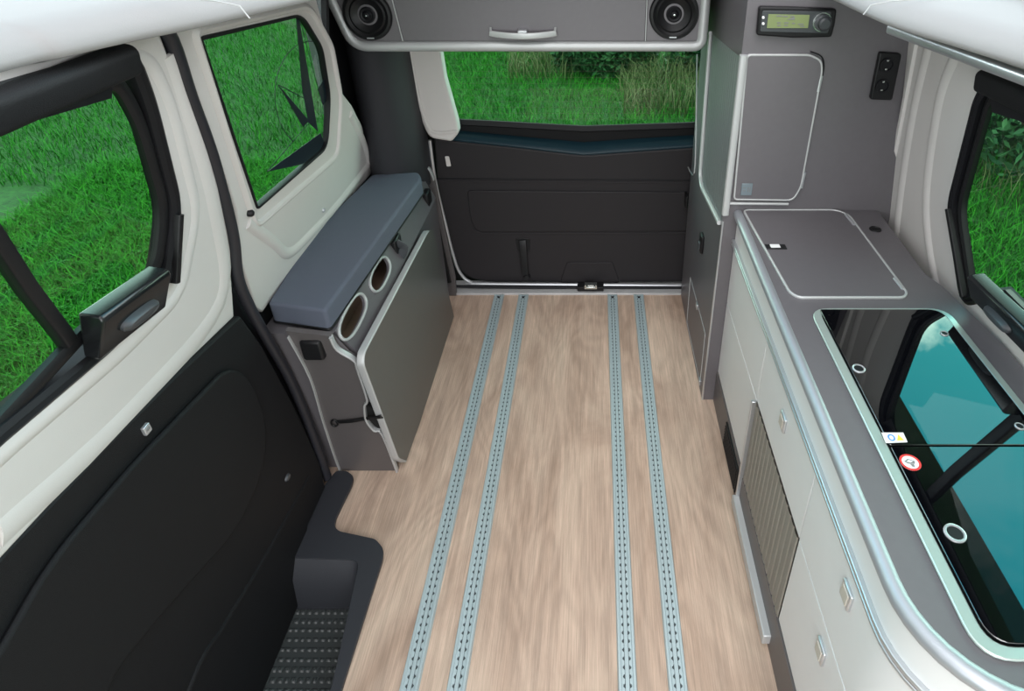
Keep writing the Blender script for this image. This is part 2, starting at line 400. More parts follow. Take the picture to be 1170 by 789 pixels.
# --- quarter panel behind the door with the fixed side window
win2 = [PL(229, 44, LS), PL(345, 17, LS), PL(368, 55, LS), PL(377, 110, LS), PL(374, 168, LS), PL(294, 238, LS)]
win2r = fil(win2, [.008, .05, .03, .04, .05, .012], 5)
q = [L(1.13, 1.56)]+[PL(a, b, LS) for a, b in ((200, 45), (226, 110), (250, 180), (270, 240), (276, 300), (292, 352), (300, 357), (338, 303), (388, 240), (425, 198), (421, 178), (414, 144), (402, 120), (385, 98), (378, 56), (364, 8), (352, -40))]
quarter = plate('wall_left', q, -nL*.014, m_trim, None, [win2r], .005); struct(quarter)
rim = [PL(221, 36, LS), PL(352, 6, LS), PL(378, 52, LS), PL(389, 112, LS), PL(385, 178, LS), PL(292, 258, LS)]
o = sweep('window_surround', fil(rim, [.02, .06, .03, .04, .05, .03], 6), [(-.014, -.004), (-.010, .004), (-.002, .009), (.005, .007), (.012, -.004)], nL, m_trim, quarter, True)
# ledge fold running under the window down to the cushion
led = [PL(283, 255, LS), PL(312, 277, LS), PL(330, 290, LS), PL(355, 268, LS), PL(385, 235, LS), PL(412, 200, LS), PL(421, 186, LS), PL(415, 160, LS), PL(400, 130, LS)]
sweep('ledge_fold', spline(led, 5), [(-.026, -.004), (-.012, .005), (0, .008), (.010, .005), (.020, -.004)], nL, m_trim, quarter)
lathe('coat_hook', [(0, .012), (.006, .012), (.009, .008), (.010, 0)], PL(284, 243, LS), nL, m_black, quarter, 14)
lathe('screw_cap', [(0, .006), (.006, .006), (.008, .002), (.008, 0)], PL(369, 240, LS), nL, m_silver, quarter, 14)
# window glass and gasket
w2 = empty('window_2', (-.85, 1.6, 1.2)); struct(w2)
plate('pane', [p-nL*.009 for p in win2r], -nL*.004, m_glass, w2)
sweep('gasket', [p-nL*.006 for p in win2r], rrect(.008, .018, .002), nL, m_rub, w2, True)
settle(w2)
# compass rose film, generic nautical star with a ring
comp = empty('window_sticker', PL(335, 130, LS, -.0085)); tag(comp, 'dark compass rose film on the rear left side window', 'sticker')
def G(x, y, off=-.0085): return PL(x, y, LS, off)
def film(name, pts): return plate(name, [G(*p) for p in pts], nL*.0008, m_decal, comp)
film('star_point', [(338, 19), (341, 17), (363, 150), (352, 140), (345, 100)])
film('star_point', [(318, 97), (353, 138), (346, 145)])
film('star_point', [(305, 196), (366, 152), (371, 165), (362, 182), (343, 188)])
film('star_point', [(373, 85), (363, 102), (369, 120), (376, 110)])
bm = bmesh.new()
ringp = [G(355+41*math.cos(math.radians(a)), 108+61*math.sin(math.radians(a))) for a in range(118, 300, 6)]
add_sweep(bm, ringp, rrect(.0022, .001, .0003, 1), nL)
for a, b in (((353, 140), (305, 196)), ((318, 97), (347, 112)), ((342, 20), (368, 118))): add_sweep(bm, [G(*a), G(*b)], rrect(.0024, .001, .0003, 1), nL)
finish(bm, 'compass_ring', m_decal, comp); settle(comp)

# --- sliding window in the door
w1 = empty('window_1', (-.83, .6, 1.25)); struct(w1)
sweep('outer_frame', [p-nL*.004 for p in win1], [(-.016, -.03), (-.016, .006), (-.008, .010), (0, .006), (.004, .010), (.012, .004), (.016, -.03)], nL, m_rub, w1, True)
fin = [PL(140, 92, LS), PL(166, 138, LS), PL(194, 238, LS), PL(186, 310, LS), PL(100, 384, LS), PL(0, 494, LS), L(-.17, 1.085), L(-.17, 1.48), L(.6, 1.50)]
fin = fil(fin, [.03, .05, .05, .05, .02, 0, .04, .04, 0], 5)
sweep('inner_frame', [p-nL*.010 for p in fin], [(-.012, -.008), (-.012, .004), (-.004, .008), (.006, .006), (.012, .002), (.012, -.008)], nL, m_black, w1, True)
plate('pane', [p-nL*.013 for p in fin], -nL*.004, m_glass, w1)
bar = [PL(-22, 235, LS), PL(22, 312, LS), PL(52, 360, LS), PL(84, 395, LS)]
sweep('sliding_bar', spline([L(.70, 1.50)]+bar+[L(.845, 1.075)], 5), rrect(.032, .02, .004), nL, m_black, w1) if False else None
barp = [PL(0, 268, LS), PL(40, 330, LS), PL(78, 380, LS)]
d0 = (barp[0]-barp[-1])
bp = [barp[-1]-d0*.12, barp[-1], barp[1], barp[0], barp[0]+d0*.45]
sweep('sliding_bar', [p-nL*.012 for p in bp], rrect(.024, .022, .004), nL, m_black, w1)
settle(w1)
# --- roller blind cassette above the window and its pull bar with grip
def blind(side, label, Pc, n, top_a, top_b, bar_a, bar_b, kd=1., kh=1., dh=0.):
    root = empty('window_blind', Pc); tag(root, label, 'blind')
    up = V((0, 0, 1))
    bm = bmesh.new(); add_sweep(bm, [top_a, top_b], rrect(.05, .04, .014, 4), n); finish(bm, 'cassette', m_panel, root, 0, 40)
    d = (bar_b-bar_a).normalized(); w = n.cross(d).normalized()
    if w.z < 0: w = -w
    def B(s, h, t): return bar_a+d*s+w*(h*kh+dh)+n*t*kd
    Ln = (bar_b-bar_a).length
    # wedge-shaped pull bar, wide face tilted to the room
    bm = bmesh.new()
    prof = [(-.034, 0), (-.036, .034), (.026, .054), (.034, .050), (.036, .042), (.036, 0)]
    rings = [[bm.verts.new(B(s, h, t)) for h, t in prof] for s in (0, Ln)]
    for j in range(len(prof)): bm.faces.new((rings[0][j], rings[0][(j+1) % 6], rings[1][(j+1) % 6], rings[1][j]))
    bm.faces.new(rings[0]); bm.faces.new(rings[1][::-1]); pb = finish(bm, 'pull_bar', m_bar, root, .004)
    ang = math.atan2(.020, .062)
    nn = (n*math.cos(ang)-w*math.sin(ang)).normalized(); cc = B(Ln*.5, -.004, .0445)
    bm = bmesh.new(); e1 = d; e2 = nn.cross(d).normalized(); rg = []
    for rr, hh in ((1.0, -.002), (1.0, .006), (.86, .012), (.4, .0145)):
        rg.append([bm.verts.new(cc+e1*.048*rr*math.copysign(abs(math.cos(a))**.7, math.cos(a))+e2*.013*rr*math.copysign(abs(math.sin(a))**.8, math.sin(a))+nn*hh) for a in [2*PI*i/28 for i in range(28)]])
    for Ar, Br in zip(rg, rg[1:]):
        for i in range(28): bm.faces.new((Ar[i], Ar[(i+1) % 28], Br[(i+1) % 28], Br[i]))
    bm.faces.new(rg[-1]); g = finish(bm, 'grip', m_grip, pb, 0, 40)
    settle(root); return root
ba, bb = PL(92, 384, LS, .0), PL(172, 326, LS, .0)
b1 = blind('left', 'black roller blind with pull bar on the sliding door window at left', ba, nL, L(-.2, 1.497, .022), PL(146, 68, LS, .022), ba, bb, .75, 1.2)
# dark shade hanging from the left cassette
sh = plate('shade', [PL(129, 88, LS, .004), PL(128, 112, LS, .004), PL(0, 150, LS, .004), L(-.15, 1.47, .004), L(-.15, 1.50, .004)], -nL*.003, m_rub, b1); sh.location = -V(b1.location)
# vertical guide to the right of the pull bar
gd = sweep('guide_rail', [PL(200, 244, LS, .0), PL(196, 322, LS, .0)], rrect(.014, .03, .004), nL, m_black, b1); gd.location = -V(b1.location)

# ================================================================== CEILING LEDGES (roof opening with rounded liner)
def ledge(name, inner, xout, z, th=.045):
    inner = spline(inner, 6); bm = bmesh.new(); rows = []
    sg = 1 if xout > 0 else -1
    for p in inner:
        rows.append([bm.verts.new((xout, p.y, z+th+.03)), bm.verts.new((p.x+sg*.16, p.y, z+th+.012)), bm.verts.new((p.x+sg*.07, p.y, z+th+.004)), bm.verts.new((p.x+sg*.032, p.y, z+th-.004)),
                     bm.verts.new((p.x+sg*.012, p.y, z+th-.016)), bm.verts.new((p.x, p.y, z+th-.034)), bm.verts.new((p.x+sg*.004, p.y, z)), bm.verts.new((p.x+sg*.03, p.y, z-.006)), bm.verts.new((xout, p.y, z-.006))])
    for a, b in zip(rows, rows[1:]):
        for j in range(8): bm.faces.new((a[j], a[j+1], b[j+1], b[j]))
        bm.faces.new((a[8], a[0], b[0], b[8]))
    bm.faces.new(rows[0]); bm.faces.new(rows[-1][::-1])
    return finish(bm, name, m_liner, None, 0, 60)
zl = 1.535
li = [V((-.80, -.6, zl)), V((-.80, .3, zl)), PZ(0, 84, zl), PZ(82, 64, zl), PZ(164, 45, zl), PZ(240, 29, zl), PZ(304, 14, zl), PZ(370, -2, zl), V((-.48, 1.55, zl)), V((-.44, 1.9, zl))]
ceil = ledge('ceiling', li, -1.0, zl); struct(ceil)
zr = 1.475
ri = [V((.66, -.6, zr)), V((.66, .3, zr)), PZ(1230, 100, zr), PZ(1170, 79, zr), PZ(1090, 54, zr), PZ(1010, 28, zr), PZ(950, 0, zr), V((.56, 2.0, zr))]
ceil2 = ledge('ceiling_right', ri, 1.05, zr); ceil2.parent = ceil; ceil2.name = 'right_ledge'
for x0, x1 in ((-.52, .60),):
    pass
rearroof = box('rear_roof', -1.0, 1.05, 1.95, 2.70, 1.56, 1.62, m_liner, ceil, .01)
for px_, lst, nm in ((281, li, 'l'), (989, ri, 'r')):
    zz = (zl if nm == 'l' else zr)+.045; sg = -1 if nm == 'l' else 1
    p0 = PZ(px_, 4, zz); sweep('liner_seam', [p0+V((0, 0, -.022)), p0+V((sg*.012, .003, -.004)), p0+V((sg*.05, .006, .003)), p0+V((sg*.16, .012, .012))], circ(.0012, 6), (0, 1, 0), m_aluw, ceil)
# aluminium rail below right ledge
nb = [PZ(1012, 33, 1.445), PZ(1090, 62, 1.445), PZ(1170, 92, 1.445), PZ(1240, 118, 1.445)]
nb = [V((p.x+.012, p.y, 1.445)) for p in nb]
rr_ = sweep('trim_4', nb, rrect(.022, .022, .007, 3), (0, 0, 1), m_alu); struct(rr_)

# ================================================================== RIGHT WALL
win4 = [PL(1142, 88, RS), PL(1118, 105, RS), PL(1084, 238, RS), PL(1100, 345, RS), R(1.20, .905), R(.0, .90), R(.0, 1.42), R(1.15, 1.43)]
win4 = fil(win4, [0, .04, .05, .04, 0, .05, .05, 0], 5)
q = [R(1.85, 1.56), R(1.85, .70), R(-.6, .70), R(-.6, 1.56)]
wr = plate('wall_right', q, -nR*.02, m_trim, None, [win4], .005); struct(wr)
rp = [PL(1092, 62, RS), PL(1072, 120, RS), PL(1058, 240, RS), PL(1075, 345, RS), PL(1110, 400, RS)]
sweep('pillar_ridge', spline(rp, 6), [(-.028, -.004), (-.014, .004), (0, .008), (.014, .004), (.028, -.004)], nR, m_trim, wr)
rp = [PL(1062, 48, RS), PL(1043, 130, RS), PL(1028, 230, RS), PL(1024, 290, RS), PL(1040, 330, RS)]
sweep('pillar_ridge', spline(rp, 6), [(-.028, -.004), (-.014, .004), (0, .008), (.014, .004), (.028, -.004)], nR, m_trim, wr)
rp = [PL(1048, 46, RS), PL(1022, 180, RS), PL(1000, 272, RS)]
sweep('pillar_ridge', spline(rp, 6), [(-.012, -.004), (-.006, .008), (.006, .008), (.012, -.004)], nR, m_trim, wr)
w4 = empty('window_4', (.9, .7, 1.15)); struct(w4)
sweep('outer_frame', [p-nR*.004 for p in win4], [(-.016, -.03), (-.016, .006), (-.008, .010), (0, .006), (.004, .010), (.012, .004), (.016, -.03)], nR, m_rub, w4, True)
fin = [PL(1146, 96, RS), PL(1126, 112, RS), PL(1091, 238, RS), PL(1106, 342, RS), R(1.18, .92), R(.03, .93), R(.03, 1.39), R(1.15, 1.40)]
fin = fil(fin, [0, .04, .05, .04, 0, .05, .05, 0], 5)
sweep('inner_frame', [p-nR*.010 for p in fin], [(-.011, -.008), (-.011, .004), (-.004, .008), (.006, .006), (.011, .002), (.011, -.008)], nR, m_black, w4, True)
plate('pane', [p-nR*.013 for p in fin], -nR*.004, m_glass, w4)
sweep('sliding_bar', [R(1.00, .93, -.012), R(1.07, 1.20, -.012), R(1.11, 1.40, -.012)], rrect(.03, .022, .004), nR, m_black, w4)
settle(w4)
ba, bb = V((.934, PXX(1106, 326, .9).y, .892)), V((.934, 1.0, .905))
b2 = blind('right', 'black roller blind with pull bar on the window above the worktop', ba, nR, R(0, 1.42, .022), PL(1124, 92, RS, .022), ba, bb, .75, .95)
for nm, pts, r in (('guide_rail', [PL(1087, 238, RS), PL(1104, 338, RS)], rrect(.014, .03, .004)),):
    g = sweep(nm, pts, r, nR, m_black, b2); g.location = -V(b2.location)
sh = plate('shade', [R(.05, 1.41, .004), PL(1130, 100, RS, .004), PL(1133, 128, RS, .004), PL(1170, 140, RS, .004), R(.05, 1.36, .004)], -nR*.003, m_rub, b2); sh.location = -V(b2.location)

# ================================================================== TAILGATE (door_2) with window_3
YT = 2.62
def T(x, y, Y=YT): return PY(x, y, Y)
d2 = empty('door_2', (-.03, 2.5, .1)); struct(d2)
win3 = [T(498, 40), T(517, 139), T(560, 141), T(667, 147), T(790, 143), V((.60, YT, .84)), V((.62, YT, 1.30)), V((-.64, YT, 1.30))]
win3 = [V((p.x, YT, p.z)) for p in win3]
win3r = fil(win3, [.02, .03, 0, .02, 0, .04, .04, .04], 5)
plate('inner_skin', [V((-.98, YT, -.1)), V((.98, YT, -.1)), V((.98, YT, 1.6)), V((-.98, YT, 1.6))], (0, .04, 0), m_panel, d2, [win3r])
gz = [T(500, 80), T(520, 140), T(565, 144), T(667, 152), T(790, 146)]
ring = [V((p.x, YT-.002, p.z)) for p in win3r]
sweep('window_gasket', ring, [(-.016, 0), (-.016, .010), (.006, .014), (.014, 0)], (0, -1, 0), m_rub, d2, True)
# panel: V-shaped shelf on top, boards below
PN = 2.56
top = [T(496, 158, PN), T(526, 162, PN), T(600, 170, PN), T(667, 178, PN), T(725, 173.5, PN), T(790, 169, PN)]
topv = [V((p.x, PN, p.z)) for p in top]+[V((.64, PN, top[-1].z+.03))]
bot = [V((.64, PN, T(700, 322, PN).z)), T(560, 322, PN), T(535, 318, PN), T(519, 300, PN), T(500, 215, PN)]
bot = [V((p.x, PN, p.z)) for p in bot]
plate('trim_panel', fil(topv+bot, [.01, 0, 0, .05, 0, 0, 0, 0, .02, .04, .04, 0], 4), (0, .05, 0), m_dark, d2, (), .008, 3)
bm = bmesh.new(); rows = []
zt_ = [T(496, 147).z, T(526, 149).z, T(600, 156).z, T(667, 162).z, T(725, 158).z, T(790, 154).z, T(790, 154).z]
for p, zq in zip(topv, zt_):
    q_ = V((p.x, YT-.004, zq)); rows.append([bm.verts.new(p+V((0, .006, -.004))), bm.verts.new(p+V((0, .002, .006))), bm.verts.new(p+V((0, .014, .022))), bm.verts.new(q_), bm.verts.new(q_+V((0, 0, -.07)))])
for a, b in zip(rows, rows[1:]):
    for j in range(4): bm.faces.new((a[j], a[j+1], b[j+1], b[j]))
finish(bm, 'sill_shelf', mat('sky_tinted_trim', (.008, .028, .04), .4, 0, .35), d2, 0, 50)  # sky reflection on the black shelf is put into its bluish base colour
def ridge(name, pts, r, m=m_dark, Y=PN): return sweep(name, [V((p.x, Y, p.z)) for p in pts], circ(r, 8, 1, .8), (0, -1, 0), m, d2)
ridge('panel_groove', [T(499, 204, PN), T(790, 206, PN)], .0035, m_rub)
ridge('panel_step', [T(500, 207, PN), T(790, 209, PN)], .004)
padp = [T(534, 217, PN), T(800, 219, PN), T(800, 263, PN), T(545, 264, PN), T(538, 250, PN)]
padp = [V((p.x, PN, p.z)) for p in padp]
plate('recess_pad', fil(padp, [.02, 0, 0, .03, .02], 5), (0, -.008, 0), m_dark, d2, (), .005, 3)
ridge('pad_lip', [T(790, 266, PN), T(552, 267, PN), T(540, 262, PN)], .005)
plate('latch_bump', fil([V((p.x, PN, p.z)) for p in (T(648, 299, PN), T(700, 299, PN), T(708, 322, PN), T(640, 322, PN))], .01, 4), (0, -.006, 0), m_dark, d2, (), .0055, 4)
# pull strap in its pocket
c0 = T(597, 273, PN); c1 = T(602, 316, PN)
plate('strap_pocket', fil([V((c0.x-.034, PN, c0.z+.004)), V((c0.x+.036, PN, c0.z+.004)), V((c0.x+.03, PN, c0.z-.07)), V((c0.x-.026, PN, c0.z-.07))], .012, 4), (0, -.003, 0), m_black, d2, (), .002)
sweep('pull_strap', [V((c0.x, PN-.006, c0.z-.004)), V((c0.x+.002, PN-.018, c0.z-.03)), V((c1.x-.006, PN-.018, c1.z+.03)), V((c1.x, PN-.008, c1.z+.004))], rrect(.034, .006, .0025), (0, -1, 0), m_black, d2)
lathe('strap_rivet', [(0, .022), (.014, .02), (.018, .006), (.018, 0)], V((c1.x, PN, c1.z+.004)), (0, -1, 0), m_black, d2, 18)
c0 = T(512, 184, PN)
plate('catch_cover', fil([V((c0.x+a, PN, c0.z+b)) for a, b in ((-.009, -.024), (.011, -.024), (.007, .024), (-.011, .024))], .005, 3), (0, -.004, 0), m_trim, d2, (), .0015)
# pale flange around the opening and dark rubber
fl_ = [T(491, 160, 2.535), T(497, 205, 2.535), T(508, 252, 2.535), T(518, 292, 2.535), T(526, 312, 2.535), T(538, 322, 2.535), T(560, 324, 2.535), T(800, 326, 2.535)]
sweep('opening_flange', spline(fl_, 4), circ(.0075, 8), (0, -1, 0), m_silver, d2)
fl_ = [T(478, 165, 2.525), T(486, 205, 2.525), T(497, 262, 2.525), T(507, 306, 2.525), T(518, 322, 2.525), T(540, 327.5, 2.525), T(800, 328.5, 2.525)]
sweep('rubber_seal', spline(fl_, 4), circ(.007, 8), (0, -1, 0), m_rub, d2)
# latch striker
c0 = T(675, 327, 2.50)
box('latch_base', c0.x-.065, c0.x+.062, 2.500, 2.545, .012, .036, m_black, d2, .003)
bm = bmesh.new(); add_box(bm, c0.x-.03, c0.x+.03, 2.492, 2.52, .03, .052)
add_sweep(bm, [V((c0.x-.018, 2.490, .052)), V((c0.x-.018, 2.477, .052)), V((c0.x+.018, 2.477, .052)), V((c0.x+.018, 2.490, .052))], circ(.004, 8), (0, 0, 1))
finish(bm, 'striker', m_chrome, d2, .001)
settle(d2)
w3 = empty('window_3', (0, 2.52, 1.1)); struct(w3)
plate('pane', [V((p.x, YT+.02, p.z)) for p in win3r], (0, .004, 0), m_glass, w3)
bm = bmesh.new()
for i in range(12):
    z = win3[1].z-.02+i*.026
    add_sweep(bm, [V((-.60, YT+.018, z)), V((.6, YT+.018, z))], rrect(.0008, .0006, .0002, 1), (0, -1, 0))
finish(bm, 'heater_wires', mat('heater_wire', (.12, .10, .07), .5), w3)
settle(w3)
# ivory trim in the tailgate corner
tq = [T(452, 40, 2.50), T(500, 40, 2.50), T(508, 90, 2.50), T(522, 140, 2.50), T(524, 152, 2.50), T(516, 162, 2.50), T(490, 158, 2.50), T(482, 140, 2.50), T(468, 80, 2.50)]
tc = plate('trim_5', fil([V((p.x, 2.50, p.z)) for p in tq], [0, 0, 0, .01, .012, .01, .03, .02, 0], 4), (0, .06, 0), m_trim, None, (), .01, 3); struct(tc)
sweep('corner_ridge', spline([V((p.x, 2.498, p.z)) for p in (T(468, 55, 2.50), T(478, 110, 2.50), T(488, 142, 2.50), T(498, 151, 2.50), T(522, 150, 2.50))], 5), circ(.007, 8, 1, .7), (0, -1, 0), m_trim, tc)
# cloth-covered rear pillar (rounded column)
bm = bmesh.new(); rings = []
pb = [(385, 45), (400, 130), (428, 200)]
for z in (.60, .72, .9, 1.05, 1.2, 1.35, 1.56):
    t = (z-.7)/.86
    wb = L(2.0, z)[0]
    xr = -.715-.02*t; xl = -.97
    pts = [(-.97, 2.54)]; xc_, rx_p = (xr-.93)/2+.0, (xr+.93)/2
    y0 = 2.17
    for a in range(180, -1, -15):
        th_ = math.radians(a); pts.append((xc_+rx_p*math.cos(th_), 2.44-(2.44-(y0+.10))*math.sin(th_)))
    pts.append((xr, 2.54)); rings.append([bm.verts.new((x, y, z)) for x, y in pts])
m_ = len(rings[0])
for a, b in zip(rings, rings[1:]):
    for j in range(m_): bm.faces.new((a[j], a[(j+1) % m_], b[(j+1) % m_], b[j]))
bm.faces.new(rings[0]); bm.faces.new(rings[-1][::-1])
pil = finish(bm, 'trim_6', m_fab, None, 0, 60); struct(pil)
bm = bmesh.new(); rows = []
for z in (.5, .8, 1.0, 1.2, 1.4, 1.58):
    c_ = [L(1.965, z, -.018), L(2.02, z, -.03), V((-.94, 2.14, z)), V((-.97, 2.55, z))]; rows.append([bm.verts.new(p) for p in c_]+[bm.verts.new(p-V((.015, 0, 0))) for p in c_[::-1]])
for a, b in zip(rows, rows[1:]):
    for j in range(8): bm.faces.new((a[j], a[(j+1) % 8], b[(j+1) % 8], b[j]))
bm.faces.new(rows[0]); bm.faces.new(rows[-1][::-1]); finish(bm, 'side_lining', m_fab, pil, 0, 60)
o = box('red_tag', 0, .012, 0, .004, 0, .03, m_red, pil, .001); o.location = T(483, 186, 2.46)

# ================================================================== BENCH
bench = empty('bench', (-.79, 1.9, 0)); tag(bench, 'low grey laminate side bench with two oval openings along the left wall', 'bench')
XB = -.68
def Bx(x, y, X=XB): return PXX(x, y, X)
def E_(x, y, off=0): return PL(x, y, BE, off)
endp = [E_(326, 378), E_(378, 384), E_(386, 398), E_(405, 410), E_(409, 420), E_(420, 454), E_(417, 462), E_(419, 478), E_(428, 490), E_(437, 494), E_(454, 537), E_(420, 540), E_(401, 541), E_(390, 538), E_(370, 480), E_(355, 430), E_(340, 398)]
plate('end_panel', fil(endp, [0, 0, .012, .01, 0, .006, .01, .01, .01, 0, 0, 0, 0, .02, 0, 0, 0], 4), -BE[1]*.016, m_greydk, bench)
el = [p+BE[1]*.001 for p in [E_(378, 384), E_(386, 398), E_(405, 410), E_(409, 420), E_(420, 454), E_(417, 462), E_(419, 478), E_(428, 490), E_(437, 494), E_(454, 537)]]
sweep('edge_profile', spline(el, 4), rrect(.007, .018, .003), BE[1], m_aluw, bench)
el = [p+BE[1]*.001 for p in [E_(401, 541), E_(390, 538), E_(370, 480), E_(355, 430), E_(330, 383)]]
sweep('edge_profile', spline(el, 4), rrect(.003, .018, .001), BE[1], m_aluw, bench)
YF = 2.41
# carcass: prism in XZ running to the rear, set a little behind the end panel
yn = 1.47
bm = bmesh.new()
pr = [(-.925, 0), (XB-.004, 0), (XB-.004, .555), (-.724, .655), (-.925, .655)]
sec = lambda y0: [bm.verts.new((x, y0 - (z*.15 if y0 < 2 else 0), z)) for x, z in pr]
a, b = sec(yn), sec(YF)
bm.faces.new(a[::-1]); bm.faces.new(b)
for j in (0, 1, 3, 4): bm.faces.new((a[j], a[(j+1) % 5], b[(j+1) % 5], b[j]))
finish(bm, 'carcass', m_grey, bench, 0, 30)
# sloping front strip with two oval openings
def S_(x, y, off=0): return PL(x, y, BS, off)
def oval(cx, cy, ex, ey, sc=1., off=0):
    """stadium on the strip: long axis follows the strip"""
    c = S_(cx, cy); d = V((0, 1, 0)); w = V((-.04, 0, .09)).normalized()
    out = []
    for i in range(32):
        a = 2*PI*i/32; u = math.copysign(abs(math.cos(a))**.75, math.cos(a))*ex*sc; v = math.copysign(abs(math.sin(a))**.85, math.sin(a))*ey*sc
        out.append(c+d*u+w*v+BS[1]*off)
    return out
hol = [oval(403, 361, .100, .031), oval(434, 313, .088, .031)]
ys0 = 1.385
strip = [V((-.724+.0, ys0-.0, .655)), V((XB-.001, 1.40, .557)), V((XB-.001, YF, .557)), V((-.724, YF, .655))]
plate('slotted_strip', strip, -BS[1]*.012, m_grey, bench, hol)
for (cx, cy, ex, ey) in ((403, 361, .100, .031), (434, 313, .088, .031)):
    sweep('oval_rim', oval(cx, cy, ex, ey, 1, .002), rrect(.008, .008, .002), BS[1], m_aluw, bench, True)
bm = bmesh.new(); add_box(bm, -.90, -.75, 1.45, 2.2, .50, .505)
finish(bm, 'recess_floor', m_holeint, bench)
bm = bmesh.new(); add_box(bm, -.80, -.795, 1.45, 2.2, .505, .65); finish(bm, 'recess_back', m_holeint, bench)
bm = bmesh.new(); c0 = E_(358, 398); add_box(bm, c0.x-.030, c0.x+.030, c0.y-.014, c0.y+.02, c0.z-.034, c0.z+.034); finish(bm, 'socket', m_black, bench, .008)
c0 = S_(488, 226); bm = bmesh.new(); add_box(bm, c0.x-.014, c0.x+.012, c0.y-.03, c0.y+.03, c0.z-.032, c0.z+.032); finish(bm, 'catch', m_black, bench, .006)
# black pull on the strip further back, and hinges
c0 = S_(453, 279); bm = bmesh.new(); add_box(bm, c0.x-.012, c0.x+.010, c0.y-.035, c0.y+.035, c0.z-.038, c0.z+.03); finish(bm, 'strap_plate', m_black, bench, .006)
bm = bmesh.new(); add_sweep(bm, spline([V((c0.x+.006, c0.y-.02, c0.z+.02)), V((c0.x+.03, c0.y-.015, c0.z-.005)), V((c0.x+.012, c0.y-.02, c0.z-.04))], 6), rrect(.03, .004, .0015), (0, 1, 0)); finish(bm, 'strap_loop', m_grip, bench, 0, 40)
settle(bench)
# rear end post of the bench: dark panel up to the pillar
rp_ = empty('corner_post', (-.70, 2.48, 0)); tag(rp_, 'narrow dark grey corner panel between the bench and the tailgate', 'panel')
cp = [V((-.84, 2.48, T(480, 198, 2.48).z)), T(489, 189, 2.48), T(495, 200, 2.48), T(520, 318, 2.48), V((T(521, 335, 2.48).x, 2.48, 0)), V((-.84, 2.48, 0))]
plate('panel', fil(cp, [.0, .02, .02, .02, 0, 0], 4), (0, .02, 0), m_greydk, rp_, (), .003)
sweep('edge_profile', [p+V((0, -.004, 0)) for p in fil(cp[:4], [0, .02, .02, 0], 4)][:11], rrect(.006, .02, .002), (0, -1, 0), m_aluw, rp_)
bm = bmesh.new()
for px_, py_ in ((489, 226),):
    c0 = T(px_, py_, 2.47); add_box(bm, c0.x-.022, c0.x+.018, 2.455, 2.481, c0.z-.035, c0.z+.035)
finish(bm, 'latch', m_black, rp_, .006)
bm = bmesh.new(); add_sweep(bm, spline([T(500, 262, 2.465), T(506, 290, 2.465), T(513, 322, 2.465)], 4), rrect(.022, .016, .004), (0, -1, 0)); finish(bm, 'latch_strap', m_black, rp_, 0, 40)
settle(rp_)
# cushion
cush = empty('seat_cushion', (-.8, 1.8, .66)); tag(cush, 'slate blue upholstered pad lying on the side bench', 'cushion')
zt = .725
cq = [PZ(306, 347, zt), PZ(340, 293, zt), PZ(336, 287, zt), PZ(425, 200, zt), PZ(478, 197, zt), PZ(482, 204, zt), PZ(372, 356, zt)]
cq = [V((p.x, p.y, .657)) for p in cq]

plate('pad', fil(cq, [.012, .01, .01, .02, .02, .02, .015], 5), (0, 0, .072), m_cush, cush, (), .016, 4)
sweep('seam', [V((p.x*1.0, p.y, .664)) for p in fil(cq, [.012, .01, .01, .02, .02, .02, .015], 5)], circ(.0035, 8), (0, 0, 1), m_black, cush, True)
settle(cush)
# folded table leaf
tab = empty('folding_table', (XB, 1.8, .03)); tag(tab, 'grey table leaf with pale edge folded down against the bench', 'table')
XT = XB+.012
tl = [Bx(458, 527, XT), Bx(449, 524, XT), Bx(408, 416, XT), Bx(409, 403, XT), Bx(484, 264, XT), Bx(490, 262, XT), Bx(516, 368, XT), Bx(513, 378, XT)]
tl = [V((XT, p.y, p.z)) for p in tl]
tlr = fil(tl, [.01, .02, .05, .05, .03, .03, .01, .01], 5)
plate('leaf', tlr, (.018, 0, 0), m_leaf, tab, (), .001)
sweep('edge_profile', [p+V((.009, 0, 0)) for p in tlr[3:28]], rrect(.007, .022, .003), (1, 0, 0), m_aluw, tab)
settle(tab)
# black strap that holds the leaf
c0 = E_(384, 482, .004); c1 = E_(418, 478, .006); c2 = E_(436, 476, .03)
st = empty('retaining_strap', c0); tag(st, 'short black strap with ring holding the folded table to the bench end', 'strap')
sweep('webbing', spline([c0, (c0+c1)/2+BE[1]*.003, c1, c2], 5), rrect(.014, .004, .0015), BE[1], m_black, st)
bm = bmesh.new(); add_sweep(bm, [c0+V((-.010*math.cos(a)-.004, 0, .013*math.sin(a)))+BE[1]*.004 for a in [2*PI*i/14 for i in range(14)]], circ(.003, 6), BE[1], True); finish(bm, 'ring', m_black, st)
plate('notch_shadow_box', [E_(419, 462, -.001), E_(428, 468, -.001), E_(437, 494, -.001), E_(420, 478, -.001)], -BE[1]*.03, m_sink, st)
settle(st)

# ================================================================== WARDROBE
XW = .408; YW = 1.79; ZC = .82
ward = empty('wardrobe', (.6, 2.1, 0)); tag(ward, 'tall taupe grey wardrobe cabinet at the rear right corner', 'cabinet')
def W(x, y, off=0): return PY(x, y, YW-off)
def WS(x, y, off=0): return PXX(x, y, XW-off)
